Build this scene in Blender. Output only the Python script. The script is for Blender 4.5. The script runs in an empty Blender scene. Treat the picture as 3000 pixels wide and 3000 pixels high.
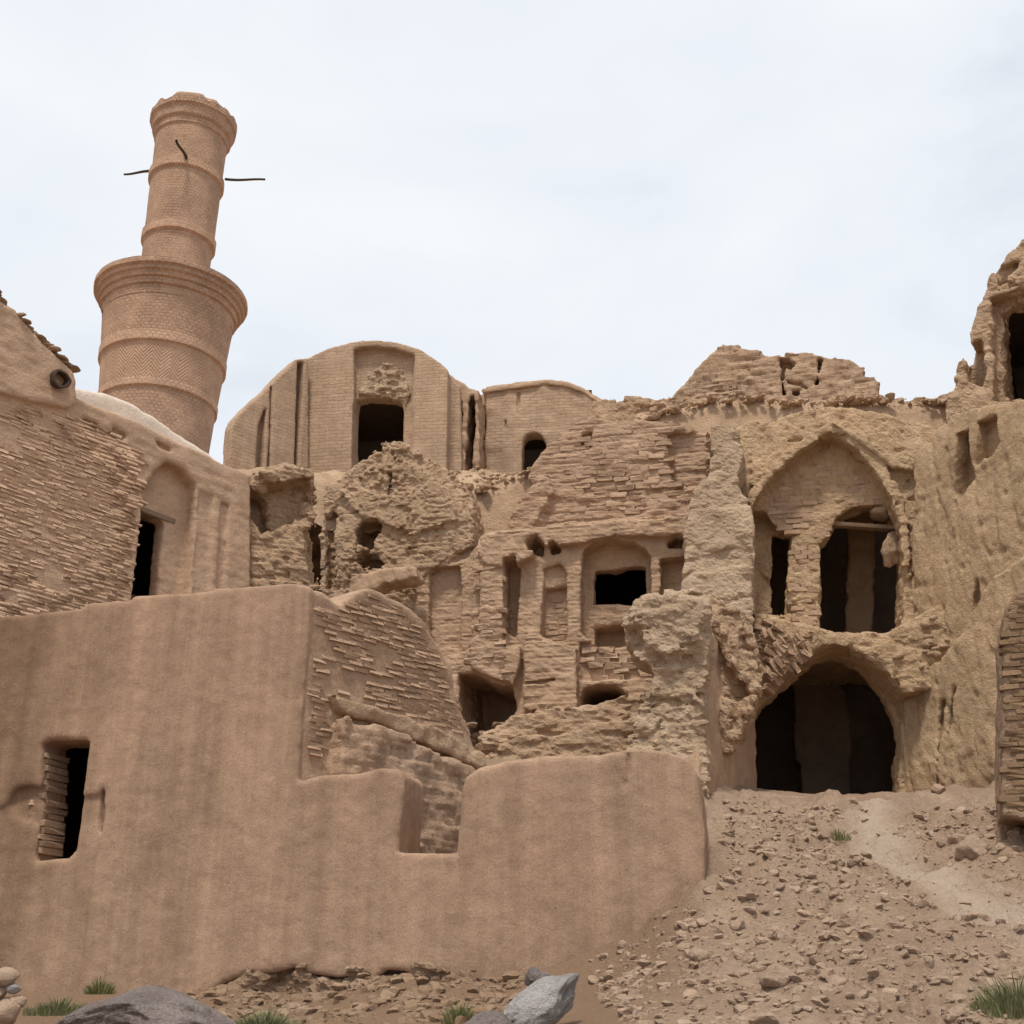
import bpy, bmesh, math, random
import numpy as np
from mathutils import Vector

# ------------------------------------------------------------------ camera, sky, sun, exposure
scene = bpy.context.scene
col = scene.collection
FPX = 3324.0                       # focal length in pixels of the 3000 px photograph
TH = math.radians(21.4)            # camera looks up
EYE = np.array([0.0, 0.0, 1.6])
cam_d = bpy.data.cameras.new('camera')
cam_d.sensor_width = 36.0
cam_d.lens = 36.0 * FPX / 3000.0
cam_d.clip_start = 0.05
cam_d.clip_end = 2000.0
cam = bpy.data.objects.new('camera', cam_d)
col.objects.link(cam)
cam.location = EYE
cam.rotation_euler = (math.pi / 2 + TH, 0, 0)
scene.camera = cam

SUN_EL, SUN_AZ = math.radians(65), math.radians(-165)   # azimuth measured from +Y towards +X
world = bpy.data.worlds.new('World')
scene.world = world
world.use_nodes = True
wn, wl = world.node_tree.nodes, world.node_tree.links
wn.clear()
out = wn.new('ShaderNodeOutputWorld')
sky = wn.new('ShaderNodeTexSky')
sky.sky_type = 'NISHITA'
sky.sun_disc = False
sky.sun_elevation = SUN_EL
sky.sun_rotation = SUN_AZ
sky.air_density = 1.0
sky.dust_density = 2.0
bg_sky = wn.new('ShaderNodeBackground')
bg_sky.inputs['Strength'].default_value = 0.12
wl.new(sky.outputs[0], bg_sky.inputs['Color'])
bg_cl = wn.new('ShaderNodeBackground')
bg_cl.inputs['Strength'].default_value = 0.785
tc = wn.new('ShaderNodeTexCoord')
mp = wn.new('ShaderNodeMapping')
mp.inputs['Scale'].default_value = (1.0, 1.0, 2.2)
mp.inputs['Location'].default_value = (0.35, 0.1, 0.6)
wl.new(tc.outputs['Generated'], mp.inputs['Vector'])
nz = wn.new('ShaderNodeTexNoise')
nz.inputs['Scale'].default_value = 2.1
nz.inputs['Detail'].default_value = 7.0
nz.inputs['Roughness'].default_value = 0.52
nz.inputs['Distortion'].default_value = 0.35
wl.new(mp.outputs[0], nz.inputs['Vector'])
rp = wn.new('ShaderNodeValToRGB')
els = rp.color_ramp.elements
els[0].position, els[0].color = 0.36, (0.81, 0.865, 0.945, 1)
els[1].position, els[1].color = 0.66, (1.05, 1.07, 1.09, 1)
e_ = rp.color_ramp.elements.new(0.47)
e_.color = (0.95, 0.995, 1.055, 1)
wl.new(nz.outputs['Fac'], rp.inputs['Fac'])
wl.new(rp.outputs['Color'], bg_cl.inputs['Color'])
mixs = wn.new('ShaderNodeMixShader')
mixs.inputs['Fac'].default_value = 0.93
wl.new(bg_sky.outputs[0], mixs.inputs[1])
wl.new(bg_cl.outputs[0], mixs.inputs[2])
wl.new(mixs.outputs[0], out.inputs['Surface'])

sun_d = bpy.data.lights.new('sun', 'SUN')
sun_d.energy = 2.8
sun_d.angle = math.radians(9)
sun_d.color = (1.0, 0.93, 0.82)
sun = bpy.data.objects.new('sun', sun_d)
col.objects.link(sun)
sd = Vector((math.sin(SUN_AZ) * math.cos(SUN_EL), math.cos(SUN_AZ) * math.cos(SUN_EL), math.sin(SUN_EL)))
sun.rotation_euler = (-sd).to_track_quat('-Z', 'Y').to_euler()

vs = scene.view_settings
vs.view_transform = 'Standard'
vs.look = 'None'
vs.exposure = 0.25
vs.gamma = 1.0
vs.use_curve_mapping = False
scene.render.engine = 'CYCLES'
scene.cycles.max_bounces = 6
scene.cycles.diffuse_bounces = 4

# ------------------------------------------------------------------ noise
rng = np.random.default_rng(7)
random.seed(7)
TAB = rng.random((64, 64, 64)).astype(np.float32) * 2 - 1


def vnoise(p, seed=0):
    """value noise in -1..1 at points p (N,3)"""
    p = p + np.array([seed * 17.31, seed * 5.77, seed * 9.13])
    i = np.floor(p).astype(np.int64)
    f = (p - i).astype(np.float32)
    f = f * f * (3 - 2 * f)
    i &= 63
    j = (i + 1) & 63
    x0, y0, z0 = i[:, 0], i[:, 1], i[:, 2]
    x1, y1, z1 = j[:, 0], j[:, 1], j[:, 2]
    fx, fy, fz = f[:, 0], f[:, 1], f[:, 2]
    a = TAB[x0, y0, z0] * (1 - fx) + TAB[x1, y0, z0] * fx
    b = TAB[x0, y1, z0] * (1 - fx) + TAB[x1, y1, z0] * fx
    c = TAB[x0, y0, z1] * (1 - fx) + TAB[x1, y0, z1] * fx
    d = TAB[x0, y1, z1] * (1 - fx) + TAB[x1, y1, z1] * fx
    return (a * (1 - fy) + b * fy) * (1 - fz) + (c * (1 - fy) + d * fy) * fz


def fbm(p, octs=3, seed=0, gain=0.5):
    s, a, t = 0.0, 1.0, 0.0
    for o in range(octs):
        s = s + a * vnoise(p * (2.03 ** o), seed + o * 3)
        t += a
        a *= gain
    return s / t


def grid_noise(shape, vox, scale, seed, an=(1, 1, 1)):
    """smooth lattice noise on a regular grid, feature size `scale` metres (an: per-axis stretch)"""
    r = np.random.default_rng(seed)
    idx = []
    for n, a in zip(shape, an):
        t = np.arange(n) * (vox / (scale * a)) + r.random()
        i = np.floor(t).astype(int)
        w = (t - i)
        idx.append((i, (w * w * (3 - 2 * w)).astype(np.float32), i.max() + 2))
    R = (r.random([k[2] for k in idx]) * 2 - 1).astype(np.float32)
    for ax in range(3):
        i, w, _ = idx[ax]
        sh = [1, 1, 1]
        sh[ax] = -1
        w = w.reshape(sh)
        R = np.take(R, i, axis=ax) * (1 - w) + np.take(R, i + 1, axis=ax) * w
    return R


def block_noise(U, D, Z, sc, an, seed):
    """one random value per brick-sized block, in staggered wavy courses: broken masonry"""
    r = np.random.default_rng(seed)
    wu, wd, wz = sc * an[0], sc * an[1], sc * an[2]
    uz, zz = np.meshgrid(U, Z, indexing='ij')
    row = np.floor((zz + 0.03 * np.sin(uz * 1.7 + seed) + 0.015 * np.sin(uz * 5.1)) / wz).astype(int)
    row -= row.min()
    sh = r.random(row.max() + 1)
    cu = np.floor(uz / wu + sh[row]).astype(int)
    cu -= cu.min()
    cd = np.floor(D / wd).astype(int)
    cd -= cd.min()
    R = (r.random((cu.max() + 1, cd.max() + 1, row.max() + 1)) * 2 - 1).astype(np.float32)
    fz = ((zz + 0.03 * np.sin(uz * 1.7 + seed) + 0.015 * np.sin(uz * 5.1)) / wz) % 1.0
    joint = (np.minimum(fz, 1 - fz) < 0.14).astype(np.float32)[:, None, :] * 0.5
    return R[cu[:, None, :], cd[None, :, None], row[:, None, :]] + joint


# ------------------------------------------------------------------ projection helpers
CT, ST = math.cos(TH), math.sin(TH)


def ray(px, py):
    x, y = (px - 1500.0) / FPX, (1500.0 - py) / FPX
    return np.array([x, CT - y * ST, ST + y * CT])


def P(px, py, Y):
    """world point seen at a pixel, at distance Y in front of the camera"""
    d = ray(px, py)
    return EYE + d * (Y / d[1])


class Frame:
    """a vertical plane: e runs along it (to the right), s points away from the camera"""
    def __init__(self, phi, ref, Y):
        ph = math.radians(phi)
        self.e = np.array([math.cos(ph), -math.sin(ph), 0.0])
        self.s = np.array([math.sin(ph), math.cos(ph), 0.0])
        self.phi = phi
        p = P(ref[0], ref[1], Y) if not isinstance(ref, np.ndarray) else ref
        self.b = float(p @ self.s)

    def pix(self, px, py, d=0.0):
        r = ray(px, py)
        t = (self.b + d) / (r @ self.s)
        w = EYE + r * t
        return float(w @ self.e), float(w[2])

    def world(self, a, d, z):
        return self.e * a + self.s * (self.b + d) + np.array([0, 0, z])


def poly_sdf(pts, U, Z):
    """signed distance (negative inside) of polygon on the 2-D grid U x Z"""
    uu, zz = np.meshgrid(U, Z, indexing='ij')
    p = np.asarray(pts, dtype=np.float32)
    d = np.full(uu.shape, 1e9, np.float32)
    ins = np.zeros(uu.shape, bool)
    n = len(p)
    for i in range(n):
        ax, az = p[i]
        bx, bz = p[(i + 1) % n]
        ex, ez = bx - ax, bz - az
        L = ex * ex + ez * ez + 1e-12
        t = np.clip(((uu - ax) * ex + (zz - az) * ez) / L, 0, 1)
        d = np.minimum(d, (uu - ax - t * ex) ** 2 + (zz - az - t * ez) ** 2)
        if az != bz:
            c = ((az > zz) != (bz > zz)) & (uu < (bx - ax) * (zz - az) / (bz - az) + ax)
            ins ^= c
    d = np.sqrt(d)
    return np.where(ins, -d, d).astype(np.float32)


def in_poly(pts, x, y):
    c = False
    n = len(pts)
    for i in range(n):
        ax, ay = pts[i]
        bx, by = pts[(i + 1) % n]
        if (ay > y) != (by > y) and x < (bx - ax) * (y - ay) / (by - ay) + ax:
            c = not c
    return c


def surface_nets(f):
    """f: 3-D field, negative inside. returns verts in grid units, quads"""
    nx, ny, nz_ = f.shape
    ins = f < 0
    c = ins.view(np.uint8)
    s = np.zeros((nx - 1, ny - 1, nz_ - 1), np.uint8)
    offs = [(i, j, k) for i in (0, 1) for j in (0, 1) for k in (0, 1)]
    for (i, j, k) in offs:
        s += c[i:nx - 1 + i, j:ny - 1 + j, k:nz_ - 1 + k]
    act = (s > 0) & (s < 8)
    I, J, K = np.nonzero(act)
    N = len(I)
    vid = np.full(act.shape, -1, np.int32)
    vid[I, J, K] = np.arange(N)
    corner = {o: f[I + o[0], J + o[1], K + o[2]] for o in offs}
    acc = np.zeros((N, 3), np.float32)
    cnt = np.zeros(N, np.float32)
    for o in offs:
        for ax in range(3):
            if o[ax]:
                continue
            q = list(o)
            q[ax] = 1
            A, B = corner[o], corner[tuple(q)]
            m = (A < 0) != (B < 0)
            t = A[m] / (A[m] - B[m])
            pos = np.tile(np.array(o, np.float32), (m.sum(), 1))
            pos[:, ax] = t
            acc[m] += pos
            cnt[m] += 1
    V = acc / cnt[:, None] + np.stack([I, J, K], 1)
    quads = []
    for ax in range(3):
        sl0, sl1 = [slice(None)] * 3, [slice(None)] * 3
        sl0[ax] = slice(0, f.shape[ax] - 1)
        sl1[ax] = slice(1, f.shape[ax])
        A, B = ins[tuple(sl0)], ins[tuple(sl1)]
        m = A != B
        o1, o2 = [(1, 2), (2, 0), (0, 1)][ax]
        idx = np.array(np.nonzero(m))
        ok = (idx[o1] > 0) & (idx[o2] > 0) & (idx[o1] < act.shape[o1]) & (idx[o2] < act.shape[o2])
        idx = idx[:, ok]

        def cell(d1, d2):
            q = idx.copy()
            q[o1] += d1
            q[o2] += d2
            return vid[q[0], q[1], q[2]]
        Q = np.stack([cell(-1, -1), cell(0, -1), cell(0, 0), cell(-1, 0)], 1)
        flip = ~A[idx[0], idx[1], idx[2]]
        Q[flip] = Q[flip][:, ::-1]
        quads.append(Q)
    return V, np.concatenate(quads)


def drop_islands(V, Q, least=0.02):
    """remove loose flakes that erosion has cut free"""
    n = len(V)
    lab = np.arange(n)
    E = np.concatenate([Q[:, [0, 1]], Q[:, [1, 2]], Q[:, [2, 3]], Q[:, [3, 0]]])
    while True:
        new = lab.copy()
        m = np.minimum(lab[E[:, 0]], lab[E[:, 1]])
        np.minimum.at(new, E[:, 0], m)
        np.minimum.at(new, E[:, 1], m)
        np.minimum.at(new, lab[E[:, 0]], m)
        np.minimum.at(new, lab[E[:, 1]], m)
        new = new[new]
        if (new == lab).all():
            break
        lab = new
    cnt = np.bincount(lab, minlength=n)
    keep = cnt[lab] > least * n
    if keep.all():
        return V, Q
    idx = np.cumsum(keep) - 1
    Q = Q[keep[Q[:, 0]]]
    return V[keep], idx[Q]


def make_mesh(name, V, F, smooth=True):
    me = bpy.data.meshes.new(name)
    V = np.asarray(V, np.float32)
    F = np.asarray(F, np.int32)
    k = F.shape[1]
    me.vertices.add(len(V))
    me.vertices.foreach_set('co', V.ravel())
    me.loops.add(F.size)
    me.loops.foreach_set('vertex_index', F.ravel())
    me.polygons.add(len(F))
    me.polygons.foreach_set('loop_start', np.arange(0, F.size, k, dtype=np.int32))
    me.polygons.foreach_set('loop_total', np.full(len(F), k, np.int32))
    me.update(calc_edges=True)
    me.validate()
    me.polygons.foreach_set('use_smooth', np.full(len(me.polygons), smooth))
    return me


def vnormals(V, F):
    a = V[F[:, 2]] - V[F[:, 0]]
    b = V[F[:, 3 if F.shape[1] == 4 else 1]] - V[F[:, 1 if F.shape[1] == 4 else 0]]
    n = np.cross(a, b)
    N = np.zeros_like(V)
    for k in range(F.shape[1]):
        np.add.at(N, F[:, k], n)
    return N / (np.linalg.norm(N, axis=1, keepdims=True) + 1e-12)


# ------------------------------------------------------------------ objects
def tag(o, label=None, cat=None, group=None, kind=None):
    if label:
        o['label'] = label
    if cat:
        o['category'] = cat
    if group:
        o['group'] = group
    if kind or cat:
        o['kind'] = kind or 'thing'
    return o


def thing(name, label, cat, loc, group=None):
    o = bpy.data.objects.new(name, None)
    o.empty_display_size = 0.3
    col.objects.link(o)
    o.location = [float(v) for v in loc]
    return tag(o, label, cat, group)


def link(name, me, mat, parent=None, loc=(0, 0, 0)):
    """loc is a world position; parents carry no rotation"""
    o = bpy.data.objects.new(name, me)
    col.objects.link(o)
    if mat is not None and not me.materials:
        me.materials.append(mat)
    l = np.array(loc, float)
    if parent is not None:
        o.parent = parent
        q = parent
        while q is not None:
            l = l - np.array(q.location)
            q = q.parent
    o.location = l
    return o


# ------------------------------------------------------------------ materials
def lin(r, g, b):
    f = lambda c: ((c / 255 + 0.055) / 1.055) ** 2.4 if c / 255 > 0.04045 else c / 255 / 12.92
    return (f(r), f(g), f(b), 1)


def earth(name, c1, c2, c3, bump=0.5, fine=40, streak=0.0, strata=0.0, rand=0.0, brick=None, stain=0.0, bscale=14, spec=0.05, famp=1.0, rill=0.0):
    """mud plaster / mud brick: three earth tones, optional rain streaks, strata and brick joints"""
    m = bpy.data.materials.new(name)
    m.use_nodes = True
    n, l = m.node_tree.nodes, m.node_tree.links
    bs = n['Principled BSDF']
    bs.inputs['Roughness'].default_value = 0.95
    bs.inputs['Specular IOR Level'].default_value = spec
    geo = n.new('ShaderNodeNewGeometry')
    pos = geo.outputs['Position']
    if rand:
        oi = n.new('ShaderNodeObjectInfo')
        ofs = n.new('ShaderNodeVectorMath')
        ofs.operation = 'SCALE'
        ofs.inputs[0].default_value = (7.1, 3.3, 5.7)
        l.new(oi.outputs['Random'], ofs.inputs['Scale'])
        ad = n.new('ShaderNodeVectorMath')
        ad.operation = 'ADD'
        l.new(pos, ad.inputs[0])
        l.new(ofs.outputs[0], ad.inputs[1])
        pos = ad.outputs[0]

    def noise(scale, detail=5, rough=0.55, mapscale=None, dist=0.0):
        t = n.new('ShaderNodeTexNoise')
        t.inputs['Scale'].default_value = scale
        t.inputs['Detail'].default_value = detail
        t.inputs['Roughness'].default_value = rough
        t.inputs['Distortion'].default_value = dist
        if mapscale:
            mp_ = n.new('ShaderNodeMapping')
            mp_.inputs['Scale'].default_value = mapscale
            l.new(pos, mp_.inputs['Vector'])
            l.new(mp_.outputs[0], t.inputs['Vector'])
        else:
            l.new(pos, t.inputs['Vector'])
        return t.outputs['Fac']

    def rng_(v, a, b, c=0.0, d=1.0):
        r = n.new('ShaderNodeMapRange')
        r.inputs[1].default_value, r.inputs[2].default_value = a, b
        r.inputs[3].default_value, r.inputs[4].default_value = c, d
        l.new(v, r.inputs[0])
        return r.outputs[0]

    def mix(f, a, b, mode='MIX'):
        x = n.new('ShaderNodeMix')
        x.data_type = 'RGBA'
        x.blend_type = mode
        if isinstance(f, float):
            x.inputs[0].default_value = f
        else:
            l.new(f, x.inputs[0])
        for s, v in ((x.inputs[6], a), (x.inputs[7], b)):
            if isinstance(v, tuple):
                s.default_value = v
            else:
                l.new(v, s)
        return x.outputs[2]

    def mulv(c, v):
        x = n.new('ShaderNodeVectorMath')
        x.operation = 'SCALE'
        l.new(c, x.inputs[0])
        l.new(v, x.inputs['Scale'])
        return x.outputs[0]

    c = mix(rng_(noise(0.9, 6, 0.6), 0.35, 0.65), c1, c2)
    c = mix(rng_(noise(4.3, 7, 0.65), 0.42, 0.72, 0, 0.75), c, c3)
    c = mulv(c, rng_(noise(fine, 4, 0.7), 0.3, 0.75, 1 - 0.18 * famp, 1 + 0.14 * famp))
    c = mulv(c, rng_(noise(2.1, 3, 0.5), 0.3, 0.7, 0.9, 1.08))
    if streak:
        c = mulv(c, rng_(noise(1.0, 5, 0.6, (3.2, 3.2, 0.28)), 0.35, 0.66, 1 - streak, 1 + streak * 0.5))
        c = mulv(c, rng_(noise(1.0, 4, 0.6, (11, 11, 0.9)), 0.35, 0.68, 1 - streak * 0.45, 1 + streak * 0.3))
    if stain:
        c = mulv(c, rng_(noise(0.55, 3, 0.5, dist=0.6), 0.52, 0.7, 1.0, 1 - stain))
    st = None
    if strata:
        st = noise(1.0, 6, 0.62, (5.5, 5.5, 17))
        c = mulv(c, rng_(st, 0.32, 0.62, 1 - strata, 1 + strata * 0.35))
    hts = [(noise(bscale, 9, 0.66), 0.05 * bump), (noise(bscale * 4, 4, 0.7), 0.014 * bump)]
    if st is not None:
        hts.append((st, 0.05 * strata))
    if rill:
        hts.append((noise(1.0, 5, 0.65, (24, 24, 1.8)), 0.03 * rill))
        hts.append((noise(1.0, 5, 0.6, (6, 6, 0.9)), 0.06 * rill))
    if brick:
        phi, bh, bw, amt = brick
        sep = n.new('ShaderNodeSeparateXYZ')
        wob = n.new('ShaderNodeVectorMath')
        wob.operation = 'MULTIPLY_ADD'
        nv = n.new('ShaderNodeTexNoise')
        nv.inputs['Scale'].default_value = 2.3
        nv.inputs['Detail'].default_value = 5
        l.new(pos, nv.inputs['Vector'])
        l.new(nv.outputs['Color'], wob.inputs[0])
        wob.inputs[1].default_value = (0.05, 0.05, 0.07)
        l.new(pos, wob.inputs[2])
        l.new(wob.outputs[0], sep.inputs[0])
        if phi == 'cyl':
            tco = n.new('ShaderNodeTexCoord')
            sep2 = n.new('ShaderNodeSeparateXYZ')
            l.new(tco.outputs['Object'], sep2.inputs[0])
            at = n.new('ShaderNodeMath')
            at.operation = 'ARCTAN2'
            l.new(sep2.outputs[0], at.inputs[0])
            l.new(sep2.outputs[1], at.inputs[1])
            u = at.outputs[0]
        else:
            dt = n.new('ShaderNodeVectorMath')
            dt.operation = 'DOT_PRODUCT'
            dt.inputs[1].default_value = (math.cos(math.radians(phi)), -math.sin(math.radians(phi)), 0)
            l.new(wob.outputs[0], dt.inputs[0])
            u = dt.outputs['Value']
        cb = n.new('ShaderNodeCombineXYZ')
        l.new(u, cb.inputs[0])
        l.new(sep.outputs[2], cb.inputs[1])
        bt = n.new('ShaderNodeTexBrick')
        bt.inputs['Scale'].default_value = 1.0
        bt.inputs['Mortar Size'].default_value = bh * 0.13
        bt.inputs['Mortar Smooth'].default_value = 0.6
        bt.inputs['Brick Width'].default_value = bw
        bt.inputs['Row Height'].default_value = bh
        bt.inputs['Color1'].default_value = (0.86, 0.86, 0.86, 1)
        bt.inputs['Color2'].default_value = (1.1, 1.1, 1.1, 1)
        bt.inputs['Mortar'].default_value = (0.8, 0.8, 0.8, 1)
        l.new(cb.outputs[0], bt.inputs['Vector'])
        # joints only partly open
        msk = rng_(noise(1.7, 4, 0.6), 0.38, 0.6, 0.15, 1.0)
        jf = n.new('ShaderNodeMath')
        jf.operation = 'MULTIPLY'
        l.new(bt.outputs['Fac'], jf.inputs[0])
        l.new(msk, jf.inputs[1])
        hts.append((jf.outputs[0], -0.03 * amt))
        c = mix(0.6, c, bt.outputs['Color'], 'MULTIPLY')
    if rand:
        c = mulv(c, rng_(oi.outputs['Random'], 0, 1, 1 - rand, 1 + rand * 0.7))
    l.new(c, bs.inputs['Base Color'])
    h = None
    for v, k in hts:
        x = n.new('ShaderNodeMath')
        x.operation = 'MULTIPLY_ADD'
        l.new(v, x.inputs[0])
        x.inputs[1].default_value = k
        if h is None:
            x.inputs[2].default_value = 0
        else:
            l.new(h, x.inputs[2])
        h = x.outputs[0]
    bp = n.new('ShaderNodeBump')
    bp.inputs['Distance'].default_value = 1.0
    bp.inputs['Strength'].default_value = 0.9
    l.new(h, bp.inputs['Height'])
    l.new(bp.outputs[0], bs.inputs['Normal'])
    return m


def plain(name, c, rough=0.8, var=0.25, scale=12, bump=0.3):
    return earth(name, tuple(v * (1 - var * 0.5) for v in c[:3]) + (1,), tuple(min(1, v * (1 + var * 0.5)) for v in c[:3]) + (1,), c,
                 bump=bump, fine=scale * 4, bscale=scale)


def C(r, g, b):
    return (r, g, b, 1)


PLASTER = earth('mud_plaster', C(0.395, 0.260, 0.178), C(0.431, 0.290, 0.202), C(0.367, 0.239, 0.161), bump=0.2, streak=0.19, stain=0.12, bscale=20, fine=75, famp=1.2, rill=0.5)
PLASTER_SHADED = PLASTER.copy()  # plaster with shade at the left end multiplied into its colour
PLASTER_SHADED.name = 'shaded_mud_plaster'
_n, _l = PLASTER_SHADED.node_tree.nodes, PLASTER_SHADED.node_tree.links
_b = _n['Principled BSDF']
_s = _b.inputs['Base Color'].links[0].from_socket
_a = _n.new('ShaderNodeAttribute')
_a.attribute_name = 'end_shade'
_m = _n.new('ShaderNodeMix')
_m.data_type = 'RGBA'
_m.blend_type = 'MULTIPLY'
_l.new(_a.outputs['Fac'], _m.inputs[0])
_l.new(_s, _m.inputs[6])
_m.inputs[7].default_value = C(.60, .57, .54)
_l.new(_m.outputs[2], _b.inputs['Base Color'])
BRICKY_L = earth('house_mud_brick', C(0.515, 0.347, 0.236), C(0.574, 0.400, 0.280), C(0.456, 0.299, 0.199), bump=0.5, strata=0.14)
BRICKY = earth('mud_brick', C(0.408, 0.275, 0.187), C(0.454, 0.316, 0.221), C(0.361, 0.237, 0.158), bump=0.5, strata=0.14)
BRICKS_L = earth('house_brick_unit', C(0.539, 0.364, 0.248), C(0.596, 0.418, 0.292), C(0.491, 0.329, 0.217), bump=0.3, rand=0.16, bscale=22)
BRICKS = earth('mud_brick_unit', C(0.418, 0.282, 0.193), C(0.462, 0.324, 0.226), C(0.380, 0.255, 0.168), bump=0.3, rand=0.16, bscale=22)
RUBBLE = earth('mud_rubble', C(0.449, 0.310, 0.202), C(0.517, 0.368, 0.254), C(0.361, 0.237, 0.145), bump=1.2, strata=0.08, bscale=9)
PALE = earth('pale_mud', C(0.487, 0.358, 0.248), C(0.566, 0.428, 0.305), C(0.390, 0.269, 0.171), bump=1.2, bscale=12)
ROUGH = earth('rough_mud_plaster', C(0.565, 0.394, 0.247), C(0.637, 0.463, 0.297), C(0.441, 0.294, 0.171), bump=1.5, streak=0.08, bscale=12)
SOFT = earth('soft_mud_plaster', C(0.429, 0.294, 0.197), C(0.478, 0.333, 0.233), C(0.390, 0.259, 0.166), bump=0.35, streak=0.09, strata=0.05, bscale=10)
HOUSE = earth('sun_baked_plaster', C(0.421, 0.295, 0.203), C(0.470, 0.335, 0.239), C(0.381, 0.260, 0.172), bump=0.35, streak=0.05, bscale=12, stain=0.14, famp=1.3, brick=(8, .075, .24, 0.3))
CREST = earth('crest_brick', C(0.439, 0.303, 0.207), C(0.487, 0.343, 0.238), C(0.380, 0.249, 0.160), bump=0.6, strata=0.12, brick=(12, .085, .28, 0.8))
MINARET = earth('minaret_brick', C(0.462, 0.304, 0.213), C(0.518, 0.342, 0.241), C(0.418, 0.271, 0.185), bump=0.6, bscale=16, fine=26, famp=1.4, stain=0.12, brick=('cyl', .09, .09, 0.75))
PALEBAND = earth('minaret_band_brick', C(0.541, 0.356, 0.249), C(0.606, 0.400, 0.282), C(0.489, 0.317, 0.216), bump=0.6, bscale=16, fine=26, famp=1.4, stain=0.12, brick=('cyl', .09, .09, 0.75))
WHITE = plain('pale_lime_roof', C(.66, .56, .47), var=0.15, bump=0.4)
DARKWOOD = plain('dark_old_wood', C(.085, .06, .045), var=0.5, scale=20)
GREYWOOD = plain('weathered_wood', C(.24, .165, .11), var=0.4, scale=20)
GREYROCK = earth('grey_rock', C(0.312, 0.252, 0.234), C(0.400, 0.336, 0.310), C(0.213, 0.168, 0.152), bump=1.8, fine=60, famp=2.0, bscale=22)
PALEROCK = earth('pale_rock', C(.46, .43, .42), C(.34, .31, .30), C(.14, .125, .12), bump=1.0, fine=50, bscale=12)
TANROCK = earth('tan_rock', C(0.502, 0.356, 0.258), C(0.555, 0.413, 0.307), C(0.430, 0.294, 0.202), bump=0.8, rand=0.14, bscale=26)
ROOMSHADE = earth('room_shade_plaster', C(.22, .16, .12), C(.27, .20, .15), C(.19, .135, .10), bump=0.5)  # dark base colour paints in the shade of the rooms
DEEPSHADE = earth('deep_shade_plaster', C(.10, .07, .05), C(.13, .09, .065), C(.08, .055, .04), bump=0.5)  # unused deeper tone of the painted room shade
SHADEBRICK = earth('shaded_brick_unit', C(0.234, 0.154, 0.093), C(0.283, 0.189, 0.119), C(0.195, 0.124, 0.072), bump=0.4, rand=0.2, bscale=22)  # shade of the near right wall, put into the brick colour
FOOT = earth('damp_footing_and_shade', C(0.332, 0.219, 0.140), C(0.429, 0.308, 0.217), C(0.214, 0.129, 0.078), bump=1.2, bscale=12)  # footing brown, also the painted shade of the near right wall


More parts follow.
